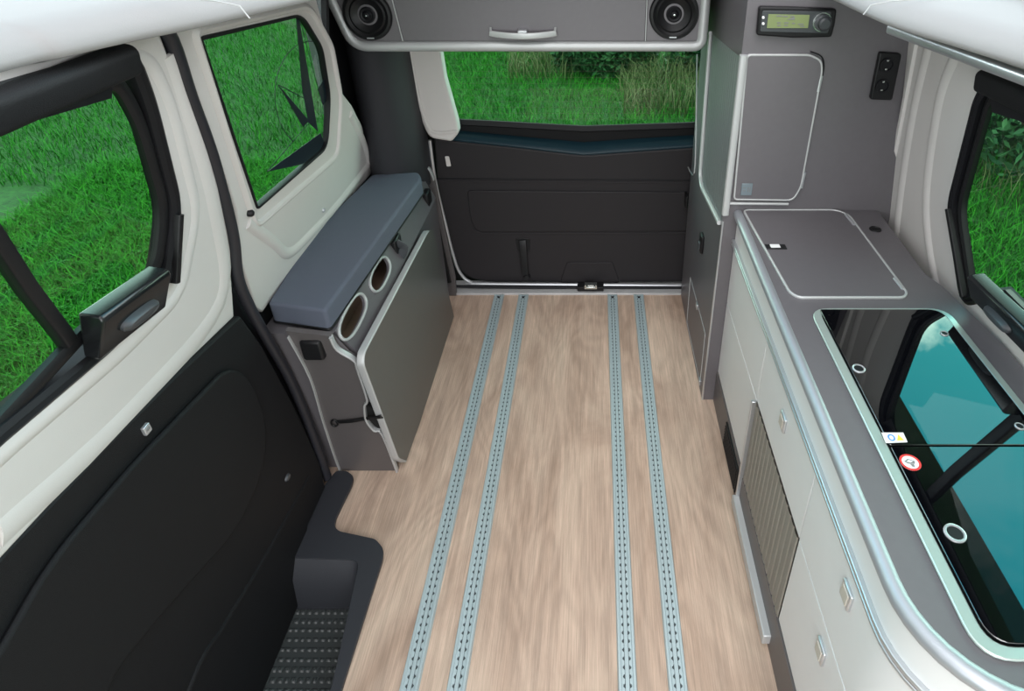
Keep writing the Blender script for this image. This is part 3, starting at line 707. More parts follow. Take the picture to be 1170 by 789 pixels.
# tambour opening on the aisle side
ta = [WS(813, 38), WS(801, 200), WS(803, 214), WS(825, 262), WS(829, 232), WS(843, 64)]
ta = [V((XW, p.y, p.z)) for p in ta]; 
side = [V((XW, YW+.0165, 0)), V((XW, YW+.0165, 1.58)), V((XW, 2.49, 1.58)), V((XW, 2.49, 0))]
tar = fil([ta[0], ta[1], ta[2], V((XW, YW+.022, WS(826, 262).z)), V((XW, YW+.022, WS(843, 62).z))], [.004, .03, .02, .004, .004], 4)
plate('side_panel', side, (.016, 0, 0), m_grey, ward, [tar])
frame_path = [tar[0], tar[3], tar[6]]
sweep('shutter_frame', [V((XW-.004, p.y, p.z)) for p in tar[:17]], rrect(.014, .014, .004), (-1, 0, 0), m_aluw, ward)
# ribbed shutter
bm = bmesh.new()
y0 = YW+.018; y1 = max(p.y for p in tar)+.004; z0 = min(p.z for p in tar)-.01; z1 = max(p.z for p in tar)+.01
n = int((y1-y0)/.028); vs = []
for i in range(n*8+1):
    y = y0+(y1-y0)*i/(n*8)
    x = XW+(.0055, .0030, .0020, .0020, .0030, .0055, .0130, .0130)[i % 8]; vs.append((bm.verts.new((x, y, z0)), bm.verts.new((x, y, z1)), bm.verts.new((XW+.0150, y, z0)), bm.verts.new((XW+.0145, y, z1))))
for a, b in zip(vs, vs[1:]): bm.faces.new((a[0], b[0], b[1], a[1])); bm.faces.new((a[2], a[3], b[3], b[2])); bm.faces.new((a[1], b[1], b[3], a[3])); bm.faces.new((a[0], a[2], b[2], b[0]))
finish(bm, 'shutter', m_tambg, ward, 0, 10)
# front panel with hatch opening
hx = [W(853, 62), W(924, 62), W(937, 68), W(938, 80), W(914, 212), W(905, 227), W(838, 226)]
hx = [V((p.x, YW, p.z)) for p in hx]
hr = fil(hx, [.012, .01, .015, .015, .02, .02, .012], 5)
fr = [V((XW, YW, 0)), V((XW, YW, 1.58)), V((.92, YW, 1.58)), V((.945, YW, ZC)), V((.945, YW, 0))]
plate('front_panel', fr, (0, .016, 0), m_grey, ward)
box('back_panel', XW+.016, .93, 2.47, 2.485, 0, 1.58, m_grey, ward)
hd = plate('hatch_door', [V((p.x, YW-.001, p.z)) for p in hr], (0, -.010, 0), m_grey, ward, (), .003)
sweep('hatch_frame', [V((p.x, YW-.006, p.z)) for p in hr], rrect(.006, .012, .002), (0, -1, 0), m_aluw, ward, True)
# black hinge gaps along the right side of the hatch
hl = [W(941, 66, .004), W(939, 88, .004), W(915, 214, .004), W(908, 226, .004)]
sweep('hinge_strip', spline([W(926, 59, .004), W(938, 64, .004), W(941, 75, .004), W(938, 92, .004)], 4), rrect(.003, .012, .001), (0, -1, 0), m_black, ward)
for a, b in (((938, 86), (934, 104)), ((919, 196), (915, 214))): sweep('hinge', [W(*a, .004), W(*b, .004)], rrect(.010, .016, .003), (0, -1, 0), m_alu, ward)
# white corner profile
cpf = [V((XW+.004, YW-.008, W(843, 62).z)), V((XW+.004, YW-.008, ZC-.01))]
sweep('corner_profile', cpf, rrect(.022, .020, .006), (0, -1, 0), m_aluw, ward)
sweep('base_profile', [V((XW+.004, YW-.008, ZC+.030)), V((W(900, 229).x, YW-.008, ZC+.028))], rrect(.008, .012, .003), (0, -1, 0), m_aluw, ward)
# label plate
c0 = W(853, 216, .012); hd2 = box('label_plate', -.017, .017, -.003, 0, -.020, .020, m_label, ward, .001); hd2.location = V(c0)
bm = bmesh.new()
for xx, zz, w_, h_ in ((-.008, .006, .008, .002), (-.008, -.004, .008, .002), (.004, 0, .002, .016), (.010, 0, .002, .016)): add_box(bm, c0.x+xx-w_/2, c0.x+xx+w_/2, c0.y-.0036, c0.y-.0028, c0.z+zz-h_/2, c0.z+zz+h_/2)
finish(bm, 'label_mark', m_gpr, ward)
# side details: rear door seam, latch, little flap
dl = [WS(797, 62), WS(795, 183), WS(791, 199), WS(784, 183)]
sweep('door_edge', [V((XW-.002, p.y, p.z)) for p in spline(dl, 3)], rrect(.005, .005, .0015), (-1, 0, 0), m_aluw, ward)
dl = [WS(786, 182), WS(790, 192)]
c0 = WS(803, 278); bm = bmesh.new(); add_box(bm, XW-.012, XW+.002, c0.y-.024, c0.y+.024, c0.z-.035, c0.z+.04)
finish(bm, 'latch', m_black, ward, .006)
bm = bmesh.new(); add_box(bm, XW-.018, XW-.010, c0.y-.012, c0.y+.012, c0.z-.024, c0.z+.008); finish(bm, 'latch_button', m_grip, ward, .003)
c0 = WS(785, 228); bm = bmesh.new(); add_box(bm, XW-.010, XW+.002, c0.y-.03, c0.y+.03, c0.z-.03, c0.z+.03); finish(bm, 'latch', m_black, ward, .005)
fp = [WS(789, 317), WS(785, 368), WS(800, 437), WS(806, 381)]
fp = [V((XW-.0005, p.y, p.z)) for p in fp]
sweep('flap_seam', fp, rrect(.003, .003, .001), (-1, 0, 0), m_aluw, ward, True)
for q_ in ((797, 349), (800, 435)):
    bm = bmesh.new(); c0 = WS(*q_); add_box(bm, XW-.006, XW+.001, c0.y-.014, c0.y+.014, c0.z-.012, c0.z+.012)
    finish(bm, 'flap_hinge', m_alu, ward, .002)
sweep('front_edge', [V((XW+.002, YW+.002, 0)), V((XW+.002, YW+.002, ZC-.04))], rrect(.006, .010, .002), (0, -1, 0), m_alu, ward)
settle(ward)

# control panel
cpn = empty('control_panel', W(905, 25)); tag(cpn, 'black control display with green screen and round knob on the wardrobe front', 'control panel')
def Wc(x, y, off=0): p = W(x, y, off); return V((p.x, YW-off, p.z))
body = [Wc(866, 6), Wc(910, 7), Wc(954, 9), Wc(952, 25), Wc(948, 41), Wc(905, 42), Wc(863, 39)]
plate('housing', fil(body, .008, 4), (0, -.018, 0), m_black, cpn, (), .005, 3)
scr = [Wc(878, 16, .0205), Wc(925, 17, .0205), Wc(923, 32, .0205), Wc(876, 32, .0205)]
plate('bezel', fil([Wc(871, 12, .018), Wc(950, 13, .018), Wc(946, 38, .018), Wc(868, 36, .018)], .006, 3), (0, -.002, 0), m_grip, cpn, (), .001)
sc_ = plate('screen', scr, (0, -.001, 0), m_lcd, cpn)
bm = bmesh.new()
add_plate(bm, [Wc(899, 22.5, .022), Wc(908, 19, .022), Wc(908, 22.5, .022)], (0, -.0005, 0))
for x, y, w_ in ((887, 17.6, 7), (895, 18.2, 5), (903, 18, 4), (888, 25.5, 4), (896, 25.5, 5), (905, 26, 3), (888, 28.5, 4), (896, 28.5, 4), (912, 27, 6), (914, 29.5, 5)):
    p0 = Wc(x, y, .022); p1 = Wc(x+w_, y+1.2, .022); add_box(bm, p0.x, p1.x, YW-.0225, YW-.022, p1.z, p0.z)
finish(bm, 'screen_text', m_gpr, sc_)
lathe('knob', [(0, .034), (.012, .034), (.016, .031), (.018, .02), (.022, .018), (.023, 0)], Wc(939, 25, .018), (0, -1, 0), m_grip, cpn, 28)
lathe('knob_ring', [(.0225, .004), (.025, .004), (.0255, 0), (.022, 0)], Wc(939, 25, .0195), (0, -1, 0), m_chrome, cpn, 28)
for py_ in (20, 27): lathe('button', [(0, .004), (.003, .004), (.004, 0)], Wc(872, py_, .020), (0, -1, 0), m_print, cpn, 12)
settle(cpn)
# double socket
sk = empty('power_socket', W(1010, 85)); tag(sk, 'black double power socket on the upper right of the wardrobe front', 'socket')
pts = [Wc(1003, 58), Wc(1028, 60), Wc(1017, 113), Wc(992, 112)]
plate('housing', fil(pts, .008, 4), (0, -.016, 0), m_black, sk, (), .004, 3)
for c_ in ((1013, 74), (1008, 98)):
    rg_ = lathe('outlet', [(.020, .001), (.020, .006), (.016, .006), (.015, .001), (.004, .0005), (0, .0005)], Wc(*c_, .016), (0, -1, 0), m_rub, sk, 26)
    bm = bmesh.new()
    for dz in (-.012, .012):
        c1 = Wc(*c_, .018); add_box(bm, c1.x-.003, c1.x+.003, c1.y-.003, c1.y, c1.z+dz-.002, c1.z+dz+.002)
    finish(bm, 'contact', m_chrome, rg_)
settle(sk)

# ================================================================== REAR OVERHEAD CABINET
YC = 2.2
oc = empty('overhead_cabinet', (-.2, 2.3, 1.24)); tag(oc, 'grey overhead cabinet with two speakers above the tailgate window', 'cabinet')
def O(x, y, off=0): p = PY(x, y, YC-off); return V((p.x, YC-off, p.z))
zb = O(600, 50).z; ztop = 1.56
lb = O(405, 50); lt = O(381, 0); sl_ = (lt.x-lb.x)/(lt.z-lb.z)
xl_t = lb.x+sl_*(ztop-lb.z); xr_ = O(801, 50).x; xr_ = min(xr_, XW-.012)
def O2(x, z, off=0): return V((x, YC-off, z))
plate('carcass', [O2(lb.x, zb), O2(xr_, zb), O2(xr_, ztop), O2(xl_t, ztop)], (0, .27, 0), m_greydk, oc)
a0 = O(462, 47); a1 = O(450, 0); sa = (a1.x-a0.x)/(a1.z-a0.z); b0 = O(737, 47)
za = zb+.012
def xa(z): return a0.x+sa*(z-a0.z)
pl_ = plate('speaker_panel', [O2(lb.x+.012, za), O2(xa(za)-.002, za), O2(xa(ztop)-.002, ztop), O2(xl_t+.012, ztop)], (0, -.016, 0), m_grey, oc, (), .002)
dr_ = plate('flap_door', [O2(xa(za)+.002, za), O2(b0.x-.002, za), O2(b0.x-.002, ztop), O2(xa(ztop)+.002, ztop)], (0, -.016, 0), m_grey, oc, (), .002)
pr_ = plate('speaker_panel', [O2(b0.x+.002, za), O2(xr_-.01, za), O2(xr_-.01, ztop), O2(b0.x+.002, ztop)], (0, -.016, 0), m_grey, oc, (), .002)
for x0_, x1_ in ((xa(za), xa(ztop)), (b0.x, b0.x)): sweep('divider_strip', [O2(x0_, za, .012), O2(x1_, ztop, .012)], rrect(.0035, .012, .001), (0, -1, 0), m_aluw, oc)
# bottom and side edge tube
tp = [O2(xl_t, ztop, .008), O2(lb.x+.002, zb+.025, .008), O2(lb.x+.02, zb-.004, .008), O2(lb.x+.05, zb-.006, .008), O2(xr_-.03, zb-.006, .008), O2(xr_-.006, zb-.002, .008), O2(xr_, zb+.03, .008), O2(xr_, ztop, .008)]
tp = [tp[0]]+[p for p in fil([tp[0], O2(lb.x, zb-.006, .008), O2(xr_, zb-.006, .008), tp[-1]], [0, .05, .03, 0], 6)][1:]
sweep('edge_tube', tp, circ(.018, 14), (0, -1, 0), m_aluw, oc)
# bow handle
h0, h1 = O(562, 36), O(635, 36)
hp = [V((h0.x, YC-.016, h0.z+.012)), V((h0.x, YC-.030, h0.z)), V(((h0.x*3+h1.x)/4, YC-.046, h0.z-.003)), V(((h0.x+h1.x)/2, YC-.052, h0.z-.004)), V(((h0.x+3*h1.x)/4, YC-.046, h0.z-.003)), V((h1.x, YC-.030, h0.z)), V((h1.x, YC-.016, h0.z+.012))]
bm = bmesh.new(); add_sweep(bm, [hp[0]]+spline(hp[1:-1], 5)+[hp[-1]], rrect(.008, .020, .003), (0, 0, 1)); hn = finish(bm, 'handle', m_aluw, dr_, 0, 40)
mid = (h0+h1)/2; bm = bmesh.new(); add_box(bm, mid.x-.016, mid.x+.016, YC-.050, YC-.014, mid.z-.002, mid.z+.014); finish(bm, 'handle_lock', m_silver, hn, .003)
# speakers
for c_, par in ((O(420, 17, .016), pl_), (O(770, 16, .016), pr_)):
    c_ = V((c_.x, YC-.016, c_.z)); ax = (0, -1, 0)
    s_ = lathe('speaker', [(.082, -.002), (.082, .005), (.078, .010), (.070, .011), (.066, .008), (.060, .005), (.054, .009), (.049, .006), (.030, -.001), (.022, -.002)], c_, ax, m_black, par, 48)
    lathe('speaker_dome', [(.026, .0), (.026, .006), (.022, .008), (.016, .006), (.013, .008), (.009, .014), (0, .017)], c_, ax, m_rub, s_, 32)
    bm = bmesh.new(); add_box(bm, c_.x-.012, c_.x+.012, YC-.0275, YC-.0265, c_.z-.075, c_.z-.071); finish(bm, 'speaker_badge', m_silver, s_)
    lathe('tweeter_tip', [(0, .0205), (.003, .020), (.004, .016)], c_, ax, m_chrome, s_, 14)
settle(oc)

# ================================================================== KITCHEN
XK = .455
kit = empty('kitchen_cabinet', (.7, 1.1, 0)); tag(kit, 'long off-white kitchen cabinet with drawers and shutter on the right', 'cabinet')
def K(x, y, X=XK): p = PXX(x, y, X); return V((X, p.y, p.z))
y1 = K(874, 405).y; y1b = K(862, 470).y; yA = (y1+y1b)/2
yB = (K(933, 548).y+K(910, 617).y)/2
zmid = .462; ztp = .700; zpl = .145
# plan outline of front, with rounded near corner
rad = .17; ye = .40
def front(off=0, nn=10):
    """front line from wardrobe to the near end and round the corner; off > 0 is outward to the aisle"""
    pts = [V((XK-off, YW-.001, 0)), V((XK-off, ye+rad, 0))]
    for i in range(1, nn+1):
        a = PI/2*i/nn; pts.append(V((XK+rad-(rad+off)*math.cos(a), ye+rad-(rad+off)*math.sin(a), 0)))
    pts.append(V((.90, ye-off, 0))); return pts
def foot(off, z0, z1, name, m, parent, y_hi=None, y_lo=None, bev=0):
    pts = front(off)
    if y_hi is not None: pts[0].y = y_hi
    poly = [V((p.x, p.y, z0)) for p in pts]+[V((.90, pts[0].y, z0))]
    return plate(name, poly, (0, 0, z1-z0), m, parent, (), bev)
foot(-.018, .005, ZC-.02, 'carcass', m_greydk, kit)
def fpan(name, ya, yb, z0, z1, m=m_white, th=.016, parent=kit, g=.0018):
    """front board between ya (rear) and yb (near); yb None runs round the corner"""
    if yb is not None: return box(name, XK, XK+th, yb+g, ya-g, z0+g, z1-g, m, parent, .0015)
    pts = front(0); pts[0].y = ya-g
    inn = front(-th); inn[0].y = ya-g
    poly = [V((p.x, p.y, z0+g)) for p in pts]+[V((p.x, p.y, z0+g)) for p in inn[::-1]]
    return plate(name, poly, (0, 0, z1-z0-2*g), m, parent, (), .0015)
topb = fpan('top_fascia', YW-.002, None, ztp+.012, ZC-.021)
topb2 = fpan('drawer_front', YW-.002, yA, zmid, ztp-.008)
cup = fpan('cupboard_door', YW-.002, yA, zpl, zmid)
midd = fpan('drawer_front', yA, yB, zmid, ztp-.008)
neard = fpan('drawer_front', yB, None, zmid, ztp-.008)
nearl = fpan('drawer_front', yB, None, zpl, zmid)
# gap strip profile under the fascia
rl = front(.004); rl[-1].x = .9
bm = bmesh.new(); add_sweep(bm, [V((p.x, p.y, ztp+.010)) for p in rl], rrect(.012, .010, .003), (0, 0, 1)); add_sweep(bm, [V((p.x, p.y, ztp-.004)) for p in rl], rrect(.010, .008, .003), (0, 0, 1)); finish(bm, 'grip_profile', m_alu, kit, 0, 40)
# plinth and vent
pp = front(.004); poly = [V((p.x, p.y, 0.0)) for p in pp]+[V((.9, pp[0].y, 0.0))]
plate('plinth', poly, (0, 0, zpl-.004), m_greydk, kit)
v0 = K(829, 478, XK-.006); v1 = K(835, 575, XK-.006)
vy0, vy1 = K(840, 560, XK-.006).y, K(829, 490, XK-.006).y
vt = box('vent_grille', XK-.009, XK-.002, vy0, vy1, .02, .125, m_black, kit, .002)
bm = bmesh.new()
for i in range(7): add_box(bm, XK-.0115, XK-.008, vy0+.008, vy1-.008, .03+i*.013, .036+i*.013)
finish(bm, 'vent_slat', m_rub, vt)
# tambour shutter below the middle drawer
sy0, sy1 = yB+.004, yA-.004
bm = bmesh.new(); n = int((zmid-.06)/.017); vs = []
nslat = 15
for i in range(nslat*4+1):
    y = sy0+(sy1-sy0)*((i//4)+(0, .14, .5, .86)[i % 4])/nslat; x = XK-.002+(.0025, .0, -.0005, 0)[i % 4]
    vs.append((bm.verts.new((x, y, .055)), bm.verts.new((x, y, zmid-.003))))
for a, b in zip(vs, vs[1:]): bm.faces.new((a[0], b[0], b[1], a[1]))
bmesh.ops.solidify(bm, geom=bm.faces[:], thickness=.003)
finish(bm, 'roller_shutter', m_tamb, kit, 0, 10)
box('shutter_rail', XK-.024, XK+.004, sy0-.0, sy1+.008, .018, .055, m_aluw, kit, .003)
box('shutter_post', XK-.014, XK+.004, sy1, sy1+.011, .055, zmid-.003, m_alu, kit, .002)
# square pulls
def pull(px_, py_, par):
    c_ = K(px_, py_, XK-.002); bm = bmesh.new(); add_box(bm, XK-.007, XK+.001, c_.y-.020, c_.y+.020, c_.z-.022, c_.z+.022)
    o_ = finish(bm, 'pull_plate', m_alu, par, .003)
    bm = bmesh.new(); add_box(bm, XK-.009, XK-.006, c_.y-.013, c_.y+.013, c_.z-.015, c_.z+.015); finish(bm, 'pull_recess', m_tamb, o_, .001)
pull(895, 481, midd); pull(968, 679, neard); pull(938, 743, nearl)
settle(kit)

# worktop
wt = empty('worktop', (.7, 1.1, ZC)); tag(wt, 'grey kitchen worktop with rounded aluminium edge and flush lid', 'worktop')
out = front(-.006)
hobc = [PZ(912, 355, ZC), PZ(1078, 352, ZC), PZ(1140, 755, ZC)]
hx0, hx1 = (PZ(912, 356, ZC).x+PZ(1136, 745, ZC).x)/2, PZ(1080, 353, ZC).x
hy1 = PZ(1000, 354, ZC).y; hy0 = PZ(1150, 757, ZC).y
print('HOB', hx0, hx1, hy0, hy1, 'yA', yA, yB)
back = [R(.38, .88), PZ(1170, 420, ZC), PZ(1130, 362, ZC), PZ(1062, 318, ZC), PZ(1052, 308, ZC), PZ(1040, 306, ZC), PZ(1002, 274, ZC), PZ(990, 262, ZC)]
back = [V((.93, .40, ZC)), V((.93, 1.14, ZC)), V((.905, 1.36, ZC)), V((.885, 1.42, ZC)), V((.90, YW-.002, ZC))]
poly = [V((p.x, p.y, ZC-.02)) for p in out[:-1]]+[V((p.x, p.y, ZC-.02)) for p in back]
cut = [V((hx0+.012, hy0+.012, ZC-.02)), V((hx1-.012, hy0+.012, ZC-.02)), V((hx1-.012, hy1-.012, ZC-.02)), V((hx0+.012, hy1-.012, ZC-.02))]
plate('top_board', poly, (0, 0, .02), m_grey, wt)
et = front(.0); et[-1].x = .93
sweep('edge_tube', [V((p.x, p.y, ZC-.012)) for p in et], rrect(.030, .030, .0145, 5), (0, 0, 1), m_tube, wt)
lid = [PZ(849, 241, ZC), PZ(955, 241, ZC), PZ(970, 247, ZC), PZ(1036, 336, ZC), PZ(1032, 341, ZC), PZ(912, 341, ZC), PZ(902, 335, ZC)]
lid = [V((p.x, p.y, ZC+.0005)) for p in lid]
lidr = fil(lid, [.02, .02, .02, .012, .01, .03, .02], 5)
ld = plate('flush_lid', lidr, (0, 0, .004), m_grey, wt, (), .001)
sweep('lid_trim', [V((p.x, p.y, ZC+.003)) for p in lidr], rrect(.0065, .008, .0025), (0, 0, 1), m_aluw, wt, True)
c0 = PZ(887, 282, ZC+.005); lt_ = box('latch_plate', c0.x-.032, c0.x+.028, c0.y-.013, c0.y+.013, ZC+.003, ZC+.0075, m_black, ld, .002)
box('latch_flap', c0.x-.018, c0.x+.010, c0.y-.009, c0.y+.009, ZC+.0075, ZC+.0095, m_print, lt_, .002)
for a, b in (((966, 245), (976, 257)), ((1022, 318), (1032, 331))): sweep('lid_hinge', [PZ(*a, ZC+.005), PZ(*b, ZC+.005)], rrect(.009, .008, .003), (0, 0, 1), m_silver, wt)
settle(wt)
box_sock = lathe('cable_grommet', [(0, .001), (.012, .001), (.014, .004), (.017, .003), (.018, 0)], PZ(1000, 262, ZC), (0, 0, 1), m_black, None, 24)
tag(box_sock, 'small black cable grommet at the back of the worktop beside the pillar', 'grommet')
# hob and sink unit with two glass lids
hob = empty('hob_sink_unit', ((hx0+hx1)/2, (hy0+hy1)/2, ZC)); tag(hob, 'steel-framed hob and sink unit with two black glass lids', 'hob')
def rr2(x0, x1, y0, y1, r, z, n=6): return fil([V((x0, y0, z)), V((x1, y0, z)), V((x1, y1, z)), V((x0, y1, z))], r, n)
sweep('frame', rr2(hx0, hx1, hy0, hy1, .045, ZC), [(-.003, 0), (-.002, .005), (.014, .0065), (.024, .004), (.025, 0)], (0, 0, -1), m_chrome, hob, True) if False else None
fo = rr2(hx0, hx1, hy0, hy1, .05, ZC+.0005); fi = rr2(hx0+.022, hx1-.018, hy0+.018, hy1-.008, .035, ZC+.0005)
plate('frame', fo, (0, 0, .006), m_hobfr, hob, [fi], .002)
tray_ = plate('tray', [V((p.x, p.y, ZC+.0004)) for p in fi], (0, 0, .002), m_black, hob)
ysp = PZ(1090, 513, ZC).y
gx0, gx1, gy0, gy1 = hx0+.024, hx1-.020, hy0+.020, hy1-.010
zg = ZC+.004
def lidglass(pts, rs): return plate('glass_lid', fil([V((x, y, zg)) for x, y in pts], rs, 6), (0, 0, .006), m_hob, hob, (), .0012)
g1 = lidglass([(gx0, ysp+.002), (gx1, ysp+.002), (gx1, gy1), (gx0, gy1)], [.004, .004, .035, .004])
g2 = lidglass([(gx0, gy0), (gx1, gy0), (gx1, ysp-.002), (gx0, ysp-.002)], [.035, .035, .004, .004])
def ringk(px_, py_, r, par):
    c_ = PZ(px_, py_, zg+.006); c_ = V((c_.x, c_.y, zg+.006))
    k_ = lathe('lid_knob', [(r*.72, 0), (r*.76, .002), (r*.9, .0025), (r, .0018), (r*1.02, 0)], c_, (0, 0, 1), m_silver if r < .02 else m_gpr, par, 30)
    lathe('knob_insert', [(0, .001), (r*.7, .001), (r*.72, 0)], c_, (0, 0, 1), m_rub, k_, 24)
ringk(981, 421, .0135, g1); ringk(1079, 381, .009, g1); ringk(1091, 609, .017, g2); ringk(1165, 487, .009, g1)
settle(hob)
# stickers on the glass
zs = zg+.0062
def Zs(x, y): p = PZ(x, y, zs); return V((p.x, p.y, zs))
s1 = empty('notice_sticker', Zs(1021, 500)); tag(s1, 'small white notice sticker with blue ring and yellow triangle on the glass lid', 'sticker')
a, b, c_, d_ = Zs(1007, 494), Zs(1032, 494), Zs(1037, 505), Zs(1012, 506)
plate('paper', [a, b, c_, d_], (0, 0, .0003), m_print, s1)
def on(u, v, z=.0004): p = a*(1-u)*(1-v)+b*u*(1-v)+c_*u*v+d_*(1-u)*v; return V((p.x, p.y, zs+z))
bm = bmesh.new(); add_sweep(bm, [on(.36+.13*math.cos(t), .5+.28*math.sin(t)) for t in [2*PI*i/18 for i in range(18)]], rrect(.003, .0003, .0001, 1), (0, 0, 1), True); finish(bm, 'blue_ring', m_blue, s1)
plate('yellow_triangle', [on(.56, .8), on(.88, .8), on(.72, .2)], (0, 0, .0003), m_yel, s1)
settle(s1)
s2 = empty('warning_sticker', Zs(1040, 528)); tag(s2, 'round red and white warning sticker on the near glass lid', 'sticker')
cc = Zs(1040, 528); rr0 = .0185
lathe('disc', [(0, .0003), (rr0, .0003), (rr0, 0)], cc, (0, 0, 1), m_print, s2, 32)
lathe('red_ring', [(rr0*.78, .0003), (rr0*.78, .0006), (rr0, .0006), (rr0, 0)], cc, (0, 0, 1), m_red, s2, 36)
bm = bmesh.new()
for pts in ([(-.55, .1), (-.1, .42), (.5, .12), (.35, -.2), (-.3, -.15)], [(-.1, -.2), (.25, -.25), (.2, -.62), (-.02, -.5)]):
    add_plate(bm, [cc+V((x*rr0, y*rr0, .0004)) for x, y in pts], (0, 0, .0003))
finish(bm, 'pictogram', m_gpr, s2)
bm = bmesh.new(); add_plate(bm, [cc+V((x*rr0, y*rr0, .0006)) for x, y in ((-.35, .08), (-.05, .28), (.3, .1), (.0, -.05))], (0, 0, .0003)); finish(bm, 'pictogram_detail', m_print, s2)
settle(s2)

# ================================================================== OUTSIDE
GZ = -.62
bm = bmesh.new(); vs = [bm.verts.new(p) for p in ((-40, -20, GZ), (40, -20, GZ), (40, 60, GZ), (-40, 60, GZ))]; bm.faces.new(vs)
gr = finish(bm, 'ground', m_ground); struct(gr)
def blades(name, base, hgt, wid, lean, m, seed):
    """base: Nx2 array; one mesh of bent three-segment blades"""
    r = np.random.default_rng(seed); n = len(base)
    h = hgt[0]+(hgt[1]-hgt[0])*r.random(n)**1.3; w = wid*(.6+.8*r.random(n)); a = r.random(n)*2*PI; ln = lean*(.3+r.random(n))*h; fa = a+PI/2+r.normal(0, .5, n)
    dx, dy = np.cos(a)*w, np.sin(a)*w; lx, ly = np.cos(fa)*ln, np.sin(fa)*ln
    z = np.full(n, GZ-.01); P = np.zeros((n, 5, 3))
    P[:, 0] = np.stack([base[:, 0]-dx, base[:, 1]-dy, z], 1); P[:, 1] = np.stack([base[:, 0]+dx, base[:, 1]+dy, z], 1)
    P[:, 2] = np.stack([base[:, 0]-dx*.8+lx*.35, base[:, 1]-dy*.8+ly*.35, z+h*.6], 1); P[:, 3] = np.stack([base[:, 0]+dx*.8+lx*.35, base[:, 1]+dy*.8+ly*.35, z+h*.6], 1)
    P[:, 4] = np.stack([base[:, 0]+lx, base[:, 1]+ly, z+h*(.98-.25*r.random(n))], 1)
    me = bpy.data.meshes.new(name); me.vertices.add(n*5); me.vertices.foreach_set('co', P.reshape(-1).astype(np.float32))
    tri = np.array([[0, 1, 3], [0, 3, 2], [2, 3, 4]]); idx = (np.arange(n)[:, None, None]*5+tri[None]).reshape(-1)
    me.loops.add(n*9); me.loops.foreach_set('vertex_index', idx.astype(np.int32))
    me.polygons.add(n*3); me.polygons.foreach_set('loop_start', np.arange(0, n*9, 3, dtype=np.int32)); me.update(calc_edges=True)
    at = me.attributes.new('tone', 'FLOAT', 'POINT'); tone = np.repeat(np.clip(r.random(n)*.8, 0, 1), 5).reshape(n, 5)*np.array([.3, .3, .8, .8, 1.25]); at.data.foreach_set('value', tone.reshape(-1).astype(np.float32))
    me.materials.append(m); o = bpy.data.objects.new(name, me); C.objects.link(o); o['kind'] = 'stuff'; return o
def field(n, x0, x1, y0, y1): return np.stack([rng.uniform(x0, x1, n), rng.uniform(y0, y1, n)], 1)
g1_ = field(120000, -4.6, -1.25, .3, 5.5); g2_ = field(80000, -10, -1.5, 5, 15); g3_ = field(60000, -3, 3.2, 3.4, 11); g4_ = field(40000, 1.4, 5.5, .6, 6)
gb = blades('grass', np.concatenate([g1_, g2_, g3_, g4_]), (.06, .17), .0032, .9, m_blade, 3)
gb['label'] = 'bright green meadow grass all around outside the windows'; gb['category'] = 'grass'
far = np.concatenate([field(900, -1.2, -.3, 8.2, 10), field(2200, .3, 2.0, 6.8, 8.6), field(260, 3.2, 4.4, 4.4, 6.0)])
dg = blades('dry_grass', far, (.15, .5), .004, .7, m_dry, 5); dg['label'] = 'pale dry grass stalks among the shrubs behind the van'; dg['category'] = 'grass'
def shrub(label, cx, cy, rx_, ry_, hz, n, seed, group='shrubs outside the rear and right windows'):
    root = empty('shrub', (cx, cy, GZ)); tag(root, label, 'shrub', group); r = random.Random(seed)
    bm = bmesh.new()
    for i in range(9):
        a = r.random()*2*PI; rr = r.random()*.6; tip = V((cx+rx_*rr*math.cos(a), cy+ry_*rr*math.sin(a), GZ+hz*(.6+.4*r.random())))
        b0_ = V((cx+.1*math.cos(a), cy+.1*math.sin(a), GZ)); add_sweep(bm, spline([b0_, (b0_+tip)/2+V((r.uniform(-.1, .1), r.uniform(-.1, .1), .1)), tip], 4), circ(.012, 5), (1, 0, .1))
    finish(bm, 'stem', m_holeint, root)
    rn = np.random.default_rng(seed); u = rn.normal(size=(n, 3)); u /= np.linalg.norm(u, axis=1)[:, None]; rad_ = rn.random(n)**.4*(1+.25*np.sin(u[:, 0]*5+seed)*np.cos(u[:, 1]*6))
    c_ = np.stack([cx+u[:, 0]*rx_*rad_, cy+u[:, 1]*ry_*rad_, GZ+hz*.55+u[:, 2]*hz*.55*rad_], 1); c_[:, 2] = np.maximum(c_[:, 2], GZ+.03)
    s = .035+.035*rn.random(n); e1 = rn.normal(size=(n, 3)); e1 /= np.linalg.norm(e1, axis=1)[:, None]; e2 = np.cross(e1, rn.normal(size=(n, 3))); e2 /= np.linalg.norm(e2, axis=1)[:, None]
    P = np.stack([c_-e1*s[:, None], c_+e2*s[:, None]*.4, c_+e1*s[:, None], c_-e2*s[:, None]*.4], 1)
    me = bpy.data.meshes.new('foliage'); me.vertices.add(n*4); me.vertices.foreach_set('co', P.reshape(-1).astype(np.float32)); me.loops.add(n*4); me.loops.foreach_set('vertex_index', np.arange(n*4, dtype=np.int32))
    me.polygons.add(n); me.polygons.foreach_set('loop_start', np.arange(0, n*4, 4, dtype=np.int32)); me.update(calc_edges=True)
    at = me.attributes.new('tone', 'FLOAT', 'POINT'); at.data.foreach_set('value', np.repeat(rn.random(n), 4).astype(np.float32)); me.materials.append(m_leafg)
    o = bpy.data.objects.new('foliage', me); C.objects.link(o); o.parent = root; settle(root)
shrub('dense dark green shrub behind the centre of the tailgate window', .12, 8.6, .75, .5, .8, 9000, 11)
shrub('dark green shrub behind the right part of the tailgate window', 1.72, 8.5, .7, .6, .9, 9000, 12)
shrub('distant low shrub at the left of the tailgate window top', -1.3, 10.8, .9, .7, .9, 7000, 13)
